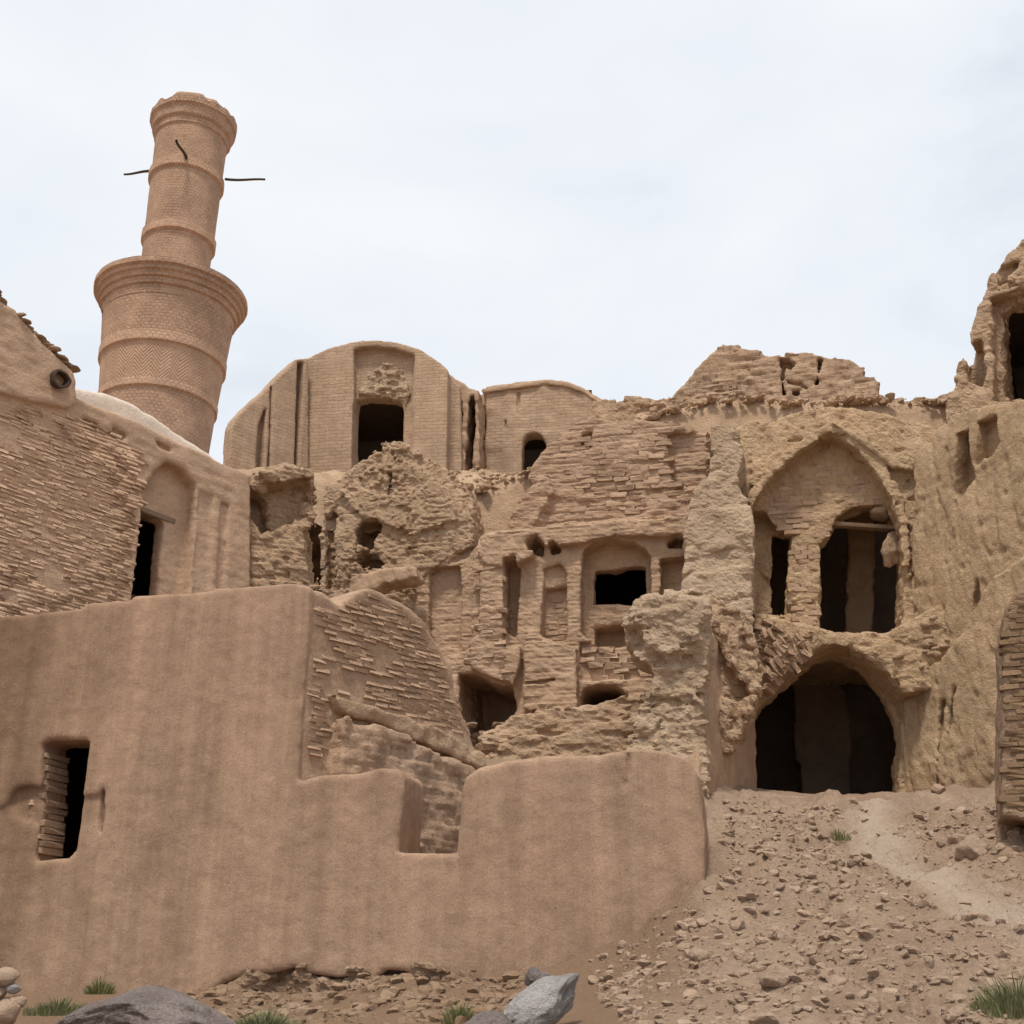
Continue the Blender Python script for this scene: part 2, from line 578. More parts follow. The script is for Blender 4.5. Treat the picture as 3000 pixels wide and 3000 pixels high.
# ------------------------------------------------------------------ solid relief builder
class Relief:
    """a solid carved on a voxel grid: prisms added to and cut from a wall, then weathered"""
    def __init__(self, frame, vox, d_rng):
        self.f, self.vox, self.dr = frame, vox, d_rng
        self.ops = []
        self.pts = []

    def conv(self, poly, d):
        return [self.f.pix(x, y, d) for x, y in poly]

    def add(self, poly, d0, d1, k=0.0, at=None):
        q = self.conv(poly, d0 if at is None else at)
        self.pts += q
        self.ops.append(('+', q, d0, d1, k))
        return self

    def sub(self, poly, d0, d1, k=0.0, at=None, taper=0.0):
        q = self.conv(poly, (max(d0, 0.0) if at is None else at))
        self.ops.append(('-', q, d0, d1, k, taper))
        return self

    def fn(self, g):
        self.ops.append(('f', g))
        return self

    def build(self, erode=(), seed=1, disp=(), courses=None, shear=0.0, zmin=None, round_=0.0):
        p = np.array(self.pts)
        v = self.vox
        mg = 4 * v
        u0, u1 = p[:, 0].min() - mg, p[:, 0].max() + mg
        z0, z1 = p[:, 1].min() - mg, p[:, 1].max() + mg
        if zmin is not None:
            z0 = zmin - mg
        d0, d1 = self.dr[0] - mg, self.dr[1] + mg
        U = np.arange(u0, u1, v, dtype=np.float32)
        D = np.arange(d0, d1, v, dtype=np.float32)
        Z = np.arange(z0, z1, v, dtype=np.float32)
        f = np.full((len(U), len(D), len(Z)), 9.0, np.float32)
        Db = D[None, :, None]
        for op in self.ops:
            if op[0] == 'f':
                f = op[1](f, U[:, None, None], Db, Z[None, None, :])
                continue
            s2 = poly_sdf(op[1], U, Z)[:, None, :]
            if op[0] == '-' and op[5]:
                s2 = s2 + op[5] * np.maximum(Db - op[2], 0)
            slab = np.maximum(op[2] - Db, Db - op[3])
            g = np.maximum(s2, slab)
            k = op[4]
            if op[0] == '+':
                if k:
                    h = np.clip(0.5 + 0.5 * (f - g) / k, 0, 1)
                    f = f * (1 - h) + g * h - k * h * (1 - h)
                else:
                    f = np.minimum(f, g)
            else:
                g = -g
                if k:
                    h = np.clip(0.5 - 0.5 * (f - g) / k, 0, 1)
                    f = f * (1 - h) + g * h + k * h * (1 - h)
                else:
                    f = np.maximum(f, g)
        for i, er in enumerate(erode):
            amp, sc = er[0], er[1]
            an = er[2] if len(er) > 2 else (1, 1, 1)
            if len(er) > 3 and er[3] == 'block':
                f = f + amp * block_noise(U, D, Z, sc, an, seed * 31 + i) * np.clip(0.55 + 0.9 * grid_noise(f.shape, v, 0.7, seed * 57 + i), 0.05, 1.3)
                continue
            nse = grid_noise(f.shape, v, sc, seed * 31 + i, an)
            if len(er) > 3 and er[3] == 'crack':
                nse = np.maximum(1 - np.abs(nse) / 0.13, 0)
            if len(er) > 3 and er[3] == 'ridge':
                nse = 1 - 2.4 * np.abs(nse)
            if len(er) > 3 and er[3] == 'pit':
                nse = np.maximum(nse - 0.25, 0) * 1.6
            f = f + amp * nse
        f[0], f[-1], f[:, 0], f[:, -1], f[:, :, 0], f[:, :, -1] = 1, 1, 1, 1, 1, 1
        V, Q = surface_nets(f.astype(np.float32))
        V, Q = drop_islands(V, Q)
        V = V * v + np.array([U[0], D[0], Z[0]], np.float32)
        if disp or courses:
            N = vnormals(V, Q)
            dd = np.zeros(len(V), np.float32)
            for (amp, sc, an) in disp:
                dd += amp * fbm(V / np.array([sc * an[0], sc * an[1], sc * an[2]]), 3, seed)
            if courses:
                h, w, amp = courses
                zz = V[:, 2] / h + 0.35 * vnoise(V / 0.9, seed + 5)
                row = np.floor(zz).astype(int)
                fz = zz - row
                uu = (V[:, 0] - V[:, 1]) / w + 0.5 * (row & 1) + 0.3 * vnoise(np.stack([V[:, 0] * 2, row * 3.1, row * 0.7], 1), seed)
                cu = np.floor(uu).astype(int)
                fu = uu - cu
                hsh = TAB[row & 63, cu & 63, (row * 7 + cu * 3) & 63]
                jz = np.clip((np.minimum(fz, 1 - fz)) / 0.22, 0, 1)
                ju = np.clip((np.minimum(fu, 1 - fu)) / 0.09, 0, 1)
                side = np.abs(N[:, 2]) < 0.6
                dd += side * amp * (hsh * 0.55 + np.minimum(jz, 0.4 + 0.6 * ju) - 0.7)
            V = V + N * dd[:, None]
        if shear:
            V[:, 1] += shear * (V[:, 2] - Z[0])
        W = V[:, :1] * self.f.e + (V[:, 1:2] + self.f.b) * self.f.s
        W[:, 2] = V[:, 2]
        return W.astype(np.float32), Q

    def obj(self, name, mat, parent=None, loc=None, label=None, cat=None, smooth=True, **kw):
        W, Q = self.build(**kw)
        base = np.array([(W[:, 0].min() + W[:, 0].max()) / 2, (W[:, 1].min() + W[:, 1].max()) / 2, W[:, 2].min()]) if loc is None else np.array(loc, float)
        me = make_mesh(name, W - base, Q, smooth)
        o = link(name, me, mat, parent, base)
        if label:
            tag(o, label, cat)
        return o


def base_of(frame, poly):
    q = [frame.pix(x, y) for x, y in poly]
    a = sum(v[0] for v in q) / len(q)
    z = min(v[1] for v in q)
    return frame.world(a, 0, z)


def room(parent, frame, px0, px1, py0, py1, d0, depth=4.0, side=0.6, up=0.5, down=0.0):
    """dark chamber behind an opening: five inward faces, room shade painted into their dark colour"""
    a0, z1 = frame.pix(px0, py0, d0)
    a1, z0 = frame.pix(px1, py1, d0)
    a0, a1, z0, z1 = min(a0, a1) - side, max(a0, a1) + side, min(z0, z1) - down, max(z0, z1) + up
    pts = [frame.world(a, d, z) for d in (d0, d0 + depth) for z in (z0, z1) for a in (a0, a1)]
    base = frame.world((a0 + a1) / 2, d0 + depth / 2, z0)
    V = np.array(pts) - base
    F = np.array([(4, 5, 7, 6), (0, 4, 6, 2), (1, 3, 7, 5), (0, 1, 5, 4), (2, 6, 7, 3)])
    o = link('interior', make_mesh('interior', V, F, False), ROOMSHADE, parent, base)
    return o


# brick units --------------------------------------------------------
def brick_mesh(name, L, H, D, seed, rough=0.10):
    r = random.Random(seed)
    bm = bmesh.new()
    bmesh.ops.create_cube(bm, size=1.0)
    bmesh.ops.bevel(bm, geom=bm.edges[:], offset=0.07, segments=1, affect='EDGES', profile=0.5)
    for v in bm.verts:
        v.co = Vector((v.co.x * L, v.co.y * D, v.co.z * H))
        v.co += Vector((r.uniform(-1, 1) * H * rough, r.uniform(-1, 1) * D * rough * 0.7, r.uniform(-1, 1) * H * rough))
    me = bpy.data.meshes.new(name)
    bm.to_mesh(me)
    bm.free()
    return me


def brick_wall(parent, frame, poly, holes, h, w, limit, mat, seed=3, proud=0.02, prob=0.95, depth=0.12, d_at=None, dz=0.02, near=None, rest_mat=None, rough=0.12, gap=0.0085, mud=None):
    """courses of single bricks set in a wall face; beyond `limit` the rest become one part"""
    r = random.Random(seed)
    mud_at = lambda a, z: float(fbm(np.array([[a * 1.9, seed * 3.1, z * 2.6]]), 3, seed)[0])
    vs_ = [brick_mesh('brick', w - gap * 0.7, h - gap, depth, seed * 10 + i, rough) for i in range(7)]
    for me in vs_:
        me.materials.append(mat)
    q = [frame.pix(*p) for p in poly]
    hq = [[frame.pix(*p) for p in hp] for hp in holes]
    a0, a1 = min(v[0] for v in q), max(v[0] for v in q)
    z0, z1 = min(v[1] for v in q), max(v[1] for v in q)
    spots = []
    row = 0
    z = z0 + h / 2
    while z < z1:
        a = a0 + (w / 2 if row & 1 else 0) + r.uniform(-0.2, 0.2) * w
        while a < a1:
            zz = z + 0.035 * math.sin(a * 1.3 + row * 0.05) + 0.02 * math.sin(a * 3.1 + row)
            if in_poly(q, a, zz) and not any(in_poly(k, a, zz) for k in hq) and r.random() < prob and (mud is None or mud_at(a, zz) < mud):
                dd = d_at(a, zz) if d_at else 0.0
                spots.append((a, zz, dd, r.randrange(7), r.uniform(-1, 1), r.uniform(-1, 1), r.uniform(-1, 1)))
            a += w * r.uniform(0.94, 1.05)
        row += 1
        z += h
    if near is not None:
        ref = frame.pix(*near)
        spots.sort(key=lambda s: (s[0] - ref[0]) ** 2 + (s[1] - ref[1]) ** 2)
    ang = -math.radians(frame.phi)
    made = spots[:limit]
    for (a, zz, dd, k, j1, j2, j3) in made:
        p = frame.world(a, dd + depth / 2 - proud + j1 * 0.003, zz)
        o = link('brick', vs_[k], mat, parent, p)
        o.rotation_euler = (j2 * 0.03, j3 * 0.035, ang + j1 * 0.03)
    rest = spots[limit:]
    if rest:
        Vs, Fs, off = [], [], 0
        base = frame.world((a0 + a1) / 2, 0, z0)
        cache = []
        for me in vs_:
            co = np.zeros(len(me.vertices) * 3, np.float32)
            me.vertices.foreach_get('co', co)
            me.calc_loop_triangles()
            tr = np.zeros(len(me.loop_triangles) * 3, np.int32)
            me.loop_triangles.foreach_get('vertices', tr)
            cache.append((co.reshape(-1, 3), tr.reshape(-1, 3)))
        ca, sa = math.cos(ang), math.sin(ang)
        Rz = np.array([[ca, -sa, 0], [sa, ca, 0], [0, 0, 1]], np.float32)
        for (a, zz, dd, k, j1, j2, j3) in rest:
            co, tr = cache[k]
            c2 = co.copy()
            c2[:, 2] += co[:, 0] * j3 * 0.035
            p = frame.world(a, dd + depth / 2 - proud + j1 * 0.003, zz) - base
            Vs.append(c2 @ Rz.T + p)
            Fs.append(tr + off)
            off += len(co)
        o = link('bricks', make_mesh('bricks', np.concatenate(Vs), np.concatenate(Fs)), rest_mat or mat, parent, base)
        o['kind'] = 'stuff'
    return len(made), len(rest)


def rock_mesh(name, size, seed, sub=3, amp=0.25, flat=1.0, cuts=5, lo=0.55, hi=0.85):
    bm = bmesh.new()
    bmesh.ops.create_icosphere(bm, subdivisions=sub, radius=1.0)
    V = np.array([v.co for v in bm.verts], np.float64)
    F = np.array([[v.index for v in f.verts] for f in bm.faces], np.int32)
    bm.free()
    r = np.random.default_rng(seed)
    for _ in range(cuts):                       # broken flat facets
        n = r.normal(size=3)
        n /= np.linalg.norm(n)
        d = r.uniform(lo, hi)
        t = V @ n - d
        V = V - np.where(t > 0, t, 0)[:, None] * n * 0.92
    V = V * (1 + amp * fbm(V * 1.4, 3, seed))[:, None]
    if sub >= 3:
        V = V * (1 + amp * 0.25 * fbm(V * 6, 3, seed + 2))[:, None]
    V = V * np.array(size) * np.array([1, 1, flat])
    return V, F


def rock(name, mat, at, size, seed, sub=4, amp=0.25, rot=0.0, tilt=0.0, label=None, cat='boulder', group=None, cuts=5, peak=0.0):
    V, F = rock_mesh(name, size, seed, sub, amp, cuts=cuts)
    c, s = math.cos(tilt), math.sin(tilt)
    V = V @ np.array([[c, 0, s], [0, 1, 0], [-s, 0, c]])
    c, s = math.cos(rot), math.sin(rot)
    V = V @ np.array([[c, s, 0], [-s, c, 0], [0, 0, 1]])
    if peak:
        V[:, 2] += peak * size[2] * np.maximum(0, 1 - np.abs(V[:, 0] / size[0] - 0.05) / 0.8) * (V[:, 2] > -0.1)
    o = link(name, make_mesh(name, V, F), mat, None, at)
    tag(o, label, cat, group)
    return o

# ------------------------------------------------------------------ planes of the place
F_FRONT = Frame(12, (1500, 2500), 9.5)
corner = F_FRONT.pix(886, 2000)
CORNER = F_FRONT.world(corner[0], 0.06, corner[1])
F_SIDE = Frame(-53, CORNER, 0)
F_LEFT = Frame(-53, (0, 1500), 11.8)
F_BUTT = Frame(-22, (830, 1550), 14.9)
F_RUBB = Frame(12, (1150, 1500), 17.15)
F_FACADE = Frame(12, (1750, 1750), 16.3)
F_UPPER = Frame(12, (1800, 1400), 17.0)
F_PIER = Frame(12, (2100, 1600), 15.2)
F_STUMP = Frame(12, (1950, 1900), 13.4)
F_IWAN = Frame(12, (2430, 1600), 15.7)
F_RIGHT = Frame(68, (2660, 1700), 15.35)
F_NEAR = Frame(18, (2960, 2000), 9.6)
F_DOMER = Frame(28, (2900, 950), 16.5)
F_CREST = Frame(12, (2300, 1100), 19.6)
F_OCT = Frame(8, (1130, 1250), 20.2)
F_OCTL = Frame(-44, (890, 1200), 20.2)
F_LOW = Frame(8, (1580, 1250), 20.9)


# ------------------------------------------------------------------ ground
def tps_fit(pts):
    p = np.array(pts, float)
    n = len(p)
    r = np.linalg.norm(p[:, None, :2] - p[None, :, :2], axis=2)
    K = r            # linear (biharmonic in 3-D) kernel: no overshoot
    A = np.zeros((n + 3, n + 3))
    A[:n, :n] = K
    A[:n, n] = 1
    A[:n, n + 1:] = p[:, :2]
    A[n, :n] = 1
    A[n + 1:, :n] = p[:, :2].T
    b = np.zeros(n + 3)
    b[:n] = p[:, 2]
    w = np.linalg.solve(A, b)

    def f(X, Y):
        s = w[n] + w[n + 1] * X + w[n + 2] * Y
        for i in range(n):
            s = s + w[i] * np.hypot(X - p[i, 0], Y - p[i, 1])
        return s
    return f


g_pts = [tuple(P(*q)) for q in [
    (1640, 2990, 8.6), (1760, 2890, 8.9), (1900, 2770, 9.0), (2000, 2690, 9.05), (2062, 2600, 9.15), (2072, 2420, 10.2), (2120, 2375, 12.0),
    (2215, 2338, 14.2), (2450, 2332, 14.6), (2700, 2334, 14.2), (2800, 2345, 13.0), (2900, 2390, 11.6), (2980, 2460, 10.3),
    (2500, 2440, 12.0), (2600, 2530, 10.6), (2350, 2440, 11.6), (2300, 2620, 9.2), (2700, 2600, 9.6), (3000, 2720, 8.2), (2850, 2660, 9.0),
    (2100, 2800, 7.9), (2300, 2990, 6.2), (2700, 2990, 6.0), (3000, 2990, 5.8), (3300, 2900, 6.0), (3300, 2600, 8.5), (2900, 2850, 7.0),
    (1500, 2975, 8.2), (1250, 2960, 8.8), (900, 2945, 9.2), (600, 2940, 9.7), (300, 2945, 9.9), (0, 2955, 9.9), (-300, 2960, 10.2),
    (2450, 2338, 16.5), (2300, 2338, 17.5), (2700, 2334, 17.0)]]
g_pts += [(0, 0, 0), (-5, 0, 0), (5, 0, 0.2), (0, 3, .55), (-4, 4, .6), (4, 4, .75), (-9, 3, .3), (10, 3, .8), (10, 8, 2.6), (-12, 9, 1.1),
          (-1, 12, 2.0), (1.2, 11.5, 2.2), (-3, 12.5, 2.2), (0.2, 14.5, 3.8), (1.5, 14.5, 3.9), (-1.5, 15, 4.1), (-6, 15, 4.0), (9, 14, 4.0),
          (-10, -10, -.5), (10, -10, -.5), (-60, 0, 0), (60, 0, 1), (0, -60, -1), (0, 60, 4), (-60, 60, 3), (60, 60, 4)]
_gz = tps_fit(g_pts)


def ground_z(X, Y):
    X, Y = np.atleast_1d(np.asarray(X, float)), np.atleast_1d(np.asarray(Y, float))
    q = np.stack([X, Y, np.zeros_like(X)], 1)
    z = _gz(X, Y)
    m = np.clip((X - 0.6) / 1.2, 0, 1) * np.clip((Y - 3) / 2, 0, 1) * np.clip((16 - Y) / 3, 0, 1)
    m2 = np.clip((Y - 5) / 2, 0, 1) * np.clip((17 - Y) / 3, 0, 1)
    n = 0.10 * fbm(q * 1.3, 3, 4) * m2
    b = 1 - np.abs(vnoise(q * 5.5, 9))
    c = 1 - np.abs(vnoise(q * 12, 13))
    n = n + m * (0.035 * (b - .5) * (1 + vnoise(q * 1.1, 30)) + 0.022 * (c - .5) + 0.20 * fbm(q * 2.3, 4, 15, 0.62) + 0.08 * fbm(q * 8, 2, 33))
    return z + n


def axis_(a, b, step, lo, hi):
    mid = np.arange(a, b, step)
    left = a - np.geomspace(step, a - lo, 26)[::-1]
    right = b + np.geomspace(step, hi - b, 26)
    return np.concatenate([left, mid, right])


gx = axis_(-6.0, 7.5, 0.045, -300, 300)
gy = axis_(4.5, 15.5, 0.045, -300, 300)
GX, GY = np.meshgrid(gx, gy, indexing='ij')
GZ = ground_z(GX.ravel(), GY.ravel()).reshape(GX.shape)
nX, nY = GX.shape
ids = np.arange(nX * nY).reshape(nX, nY)
GF = np.stack([ids[:-1, :-1].ravel(), ids[1:, :-1].ravel(), ids[1:, 1:].ravel(), ids[:-1, 1:].ravel()], 1)
gm = make_mesh('ground', np.stack([GX.ravel(), GY.ravel(), GZ.ravel()], 1), GF)
# trodden pale dust of the footpath, a colour of the soil itself
pathpx = [(3150, 2800, 7.6), (3000, 2722, 8.2), (2850, 2650, 9.0), (2700, 2580, 9.9), (2600, 2520, 10.7), (2560, 2450, 11.6), (2560, 2380, 13.2)]
pp = np.array([P(*q)[:2] for q in pathpx])
pd = np.full(nX * nY, 1e9)
g2 = np.stack([GX.ravel(), GY.ravel()], 1)
for i in range(len(pp) - 1):
    ab = pp[i + 1] - pp[i]
    t = np.clip(((g2 - pp[i]) @ ab) / (ab @ ab), 0, 1)
    pd = np.minimum(pd, np.linalg.norm(g2 - pp[i] - t[:, None] * ab, axis=1))
pw = 0.33 + 0.22 * fbm(np.stack([g2[:, 0] * 1.6, g2[:, 1] * 1.6, g2[:, 0] * 0], 1), 3, 21)
pmask = np.clip((pw - pd) / 0.25, 0, 1)
at_ = gm.attributes.new('dust', 'FLOAT', 'POINT')
at_.data.foreach_set('value', pmask.astype(np.float32))

dmp = np.clip((F_FRONT.b - (g2 @ F_FRONT.s[:2]) + 0.3) / 0.3, 0, 1) * np.clip((-0.45 - (g2 @ F_FRONT.e[:2]) + 0.25 * fbm(np.stack([g2[:, 0] * 2, g2[:, 1] * 2, g2[:, 0] * 0], 1), 3, 51)) / 0.35, 0, 1) * np.clip((g2[:, 1] - 5) / 1.5, 0, 1)
at2 = gm.attributes.new('damp', 'FLOAT', 'POINT')
at2.data.foreach_set('value', dmp.astype(np.float32))
SOIL = earth('rubble_soil', C(0.400, 0.278, 0.196), C(0.444, 0.320, 0.233), C(0.336, 0.223, 0.149), bump=1.6, fine=34, bscale=13)
n_, l_ = SOIL.node_tree.nodes, SOIL.node_tree.links
bs_ = n_['Principled BSDF']
src = bs_.inputs['Base Color'].links[0].from_socket
att = n_.new('ShaderNodeAttribute')
att.attribute_name = 'dust'
mx = n_.new('ShaderNodeMix')
mx.data_type = 'RGBA'
sc_ = n_.new('ShaderNodeMath')
sc_.operation = 'MULTIPLY'
sc_.inputs[1].default_value = 0.55
l_.new(att.outputs['Fac'], sc_.inputs[0])
l_.new(sc_.outputs[0], mx.inputs[0])
l_.new(src, mx.inputs[6])
mx.inputs[7].default_value = C(.58, .48, .385)
att2 = n_.new('ShaderNodeAttribute')
att2.attribute_name = 'damp'
mx2 = n_.new('ShaderNodeMix')
mx2.data_type = 'RGBA'
l_.new(att2.outputs['Fac'], mx2.inputs[0])
l_.new(mx.outputs[2], mx2.inputs[6])
mx2.inputs[7].default_value = C(.29, .19, .125)
l_.new(mx2.outputs[2], bs_.inputs['Base Color'])
tag(link('ground', gm, SOIL), 'tan earth ground with a rubble slope and a pale trodden footpath', None, None, 'structure')

# hill that carries the upper buildings, starts behind the ruined facades
h_pts = [tuple(P(*q)) for q in [(1420, 1480, 18.0), (1540, 1420, 18.6), (1900, 1235, 18.6), (1850, 1190, 19.3), (2100, 1215, 19.0), (2450, 1215, 18.6), (2700, 1200, 18.4),
                                (1000, 1400, 18.6), (1180, 1385, 19.3), (1400, 1392, 19.6), (1650, 1395, 20.1), (760, 1400, 18.5), (700, 1400, 20.5), (2900, 1200, 18.0), (3200, 1200, 18.5)]]
h_pts += [(-2.5, 21.5, 9.2), (-0.5, 22, 9.2), (1, 22, 9.2), (-5, 21, 9.0), (-8, 18, 8.5), (-14, 20, 9), (-12, 28, 10.5), (0, 30, 11), (12, 26, 10), (14, 18, 9), (-20, 45, 10), (20, 45, 10), (0, 60, 9)]
_hz = tps_fit(h_pts)
hx = np.concatenate([np.linspace(-60, -11, 14), np.arange(-10.5, -4.5, 0.12), np.arange(-4.4, 5.5, 0.06), np.arange(5.6, 13, 0.12), np.linspace(13.5, 60, 14)])
hy = np.concatenate([np.arange(17.55, 20.4, 0.06), np.arange(20.5, 23, 0.12), np.linspace(23.5, 70, 20)])
HX, HY = np.meshgrid(hx, hy, indexing='ij')
hq = np.stack([HX.ravel(), HY.ravel(), np.zeros(HX.size)], 1)
HZ = _hz(HX.ravel(), HY.ravel()) + 0.25 * fbm(hq * 0.9, 3, 41) + 0.16 * fbm(hq * 4, 3, 43) + 0.10 * (0.5 - np.abs(vnoise(hq * 7, 47)))
# front face and far rims drop to the lower ground
sk = np.clip((HY.ravel() - 17.55) / 0.24, 0, 1) * np.clip((60 - np.abs(HX.ravel())) / 5, 0, 1) * np.clip((70 - HY.ravel()) / 5, 0, 1)
HZ = HZ - (1 - sk) * 1.0
nX, nY = HX.shape
ids = np.arange(nX * nY).reshape(nX, nY)
HF = np.stack([ids[:-1, :-1].ravel(), ids[1:, :-1].ravel(), ids[1:, 1:].ravel(), ids[:-1, 1:].ravel()], 1)
tag(link('hill', make_mesh('hill', np.stack([HX.ravel(), HY.ravel(), HZ], 1), HF), RUBBLE), 'rough earth hillside under the upper houses', None, None, 'structure')

# ------------------------------------------------------------------ minaret
MY = 27.0


def make_minaret():
    ax0 = P(487, 1000, MY)
    base_z = 9.5
    root = thing('minaret', 'tall round two-tiered brick minaret with flared cornices and bare wooden poles', 'minaret', (ax0[0], ax0[1], base_z))

    def rz(yc, r):
        xc = 487 + (1000 - yc) * 0.122
        w = P(xc, yc, MY)
        depth = (MY * CT + (w[2] - EYE[2]) * ST)
        return r / FPX * depth, w[2]
    NS = 180

    def lathe(name, prof, mat, seed, rough=0.006, chip=0.0, parent=None, cap=True):
        pr = [rz(y, r) for y, r in prof]
        # resample for relief
        rs = []
        for (r0, z0), (r1, z1) in zip(pr[:-1], pr[1:]):
            k = max(1, int(math.hypot(r1 - r0, z1 - z0) / 0.07))
            for i in range(k):
                t = i / k
                rs.append((r0 + (r1 - r0) * t, z0 + (z1 - z0) * t))
        rs.append(pr[-1])
        A = np.linspace(0, 2 * math.pi, NS, endpoint=False)
        V = np.array([[r * math.cos(a), r * math.sin(a), z] for r, z in rs for a in A])
        r_ = np.hypot(V[:, 0], V[:, 1])
        dn = rough * fbm(V * 6, 3, seed) + rough * 1.5 * fbm(V * 1.3, 2, seed + 3)
        V[:, :2] *= (1 + dn / np.maximum(r_, .1))[:, None]
        if chip:
            zt = max(z for _, z in rs)
            ch = np.maximum(fbm(np.stack([V[:, 0] * 2.2, V[:, 1] * 2.2, V[:, 2] * 0.3], 1), 3, seed + 8) - 0.05, 0)
            V[:, 2] -= chip * ch * np.clip((V[:, 2] - zt + 0.25) / 0.25, 0, 1)
        F = []
        m = len(rs)
        for i in range(m - 1):
            for j in range(NS):
                k = (j + 1) % NS
                F.append((i * NS + j, (i + 1) * NS + j, (i + 1) * NS + k, i * NS + k))
        V = V - np.array([0, 0, base_z])
        me = make_mesh(name, V, np.array(F), False)
        o = link(name, me, mat, parent or root, (ax0[0], ax0[1], base_z))
        return o
    # lower drum
    lathe('lower_drum', [(1196, 164), (1300, 160), (1500, 153), (1640, 149)], MINARET, 1)
    lathe('zigzag_drum', [(1072, 174), (1192, 166)], ZIGZAG, 2)
    lathe('upper_drum', [(948, 184), (1000, 180), (1060, 176)], MINARET, 3)
    for nm, y0, y1, r in (('brick_band', 1054, 1080, 180), ('brick_band', 1184, 1202, 170)):
        lathe(nm, [(y0 - 3, r - 9), (y0, r), (y1, r), (y1 + 3, r - 9)], PALEBAND, 4 + y0)
    lathe('balcony_cornice', [(862, 90), (868, 208), (873, 217), (886, 217), (889, 209), (900, 208), (903, 201), (914, 200), (917, 193), (930, 192), (933, 185), (955, 184)], MINARET, 5, 0.012)
    lathe('upper_shaft', [(415, 101), (520, 100), (540, 100), (715, 98), (866, 96)], MINARET, 6)
    for y0, y1, r in ((524, 545, 107), (702, 724, 105.5)):
        lathe('brick_band', [(y0 - 3, r - 9), (y0, r), (y1, r), (y1 + 4, r - 9)], PALEBAND, 7 + y0, 0.012, chip=0.05)
    lathe('crown_cornice', [(352, 85), (350, 116), (358, 123), (378, 122), (384, 115), (404, 113), (410, 106), (424, 105), (428, 99)], MINARET, 8, 0.02, chip=0.75)
    # wooden poles
    def pole(p0, p1, bend, r0, r1, name='wooden_pole'):
        p0, p1 = np.array(p0), np.array(p1)
        pts = [p0 + (p1 - p0) * t + np.array(bend) * math.sin(t * math.pi * 1.7) for t in np.linspace(0, 1, 9)]
        V, F, k = [], [], 8
        d = (p1 - p0) / np.linalg.norm(p1 - p0)
        a = np.cross(d, [0, 0, 1.0] if abs(d[2]) < .9 else [1.0, 0, 0])
        a /= np.linalg.norm(a)
        b = np.cross(d, a)
        for i, p in enumerate(pts):
            r = r0 + (r1 - r0) * i / 8
            for j in range(k):
                t = 2 * math.pi * j / k
                V.append(p + (a * math.cos(t) + b * math.sin(t)) * r)
        for i in range(8):
            for j in range(k):
                F.append((i * k + j, i * k + (j + 1) % k, (i + 1) * k + (j + 1) % k, (i + 1) * k + j))
        V = np.array(V)
        return link(name, make_mesh(name, V - p0, np.array(F)), DARKWOOD, root, p0)
    pole(P(455, 502, MY), P(363, 509, MY - 0.3), (0, 0, .03), .045, .028)
    pole(P(660, 525, MY), P(776, 527, MY - 0.3), (0, 0, -.02), .04, .03)
    near = P(546, 470, MY - 0.92)
    pole(near, P(520, 412, MY - 1.75), (.04, 0, 0), .05, .035)
    return root


def make_zigzag():
    m = earth('zigzag_brick', C(0.462, 0.304, 0.213), C(0.518, 0.342, 0.241), C(0.418, 0.271, 0.185), bump=0.3, bscale=16, fine=30)
    n, l = m.node_tree.nodes, m.node_tree.links
    bs = n['Principled BSDF']
    tco = n.new('ShaderNodeTexCoord')
    sp = n.new('ShaderNodeSeparateXYZ')
    l.new(tco.outputs['Object'], sp.inputs[0])

    def M(op, a, b=None):
        x = n.new('ShaderNodeMath')
        x.operation = op
        for i, v in enumerate((a, b)):
            if v is None:
                continue
            if isinstance(v, (int, float)):
                x.inputs[i].default_value = v
            else:
                l.new(v, x.inputs[i])
        return x.outputs[0]
    ang = M('ARCTAN2', sp.outputs[0], sp.outputs[1])
    tri = M('PINGPONG', M('MULTIPLY', ang, 1.0), 0.15)           # triangle wave round the drum
    w = M('ADD', M('MULTIPLY', tri, 1.9), sp.outputs[2])
    band = M('SINE', M('MULTIPLY', w, 2 * math.pi / 0.105))
    bp0 = bs.inputs['Normal'].links[0].from_node
    h0 = bp0.inputs['Height'].links[0].from_socket
    l.new(M('ADD', h0, M('MULTIPLY', M('MINIMUM', band, 0.35), 0.017)), bp0.inputs['Height'])
    return m


ZIGZAG = make_zigzag()
make_minaret()

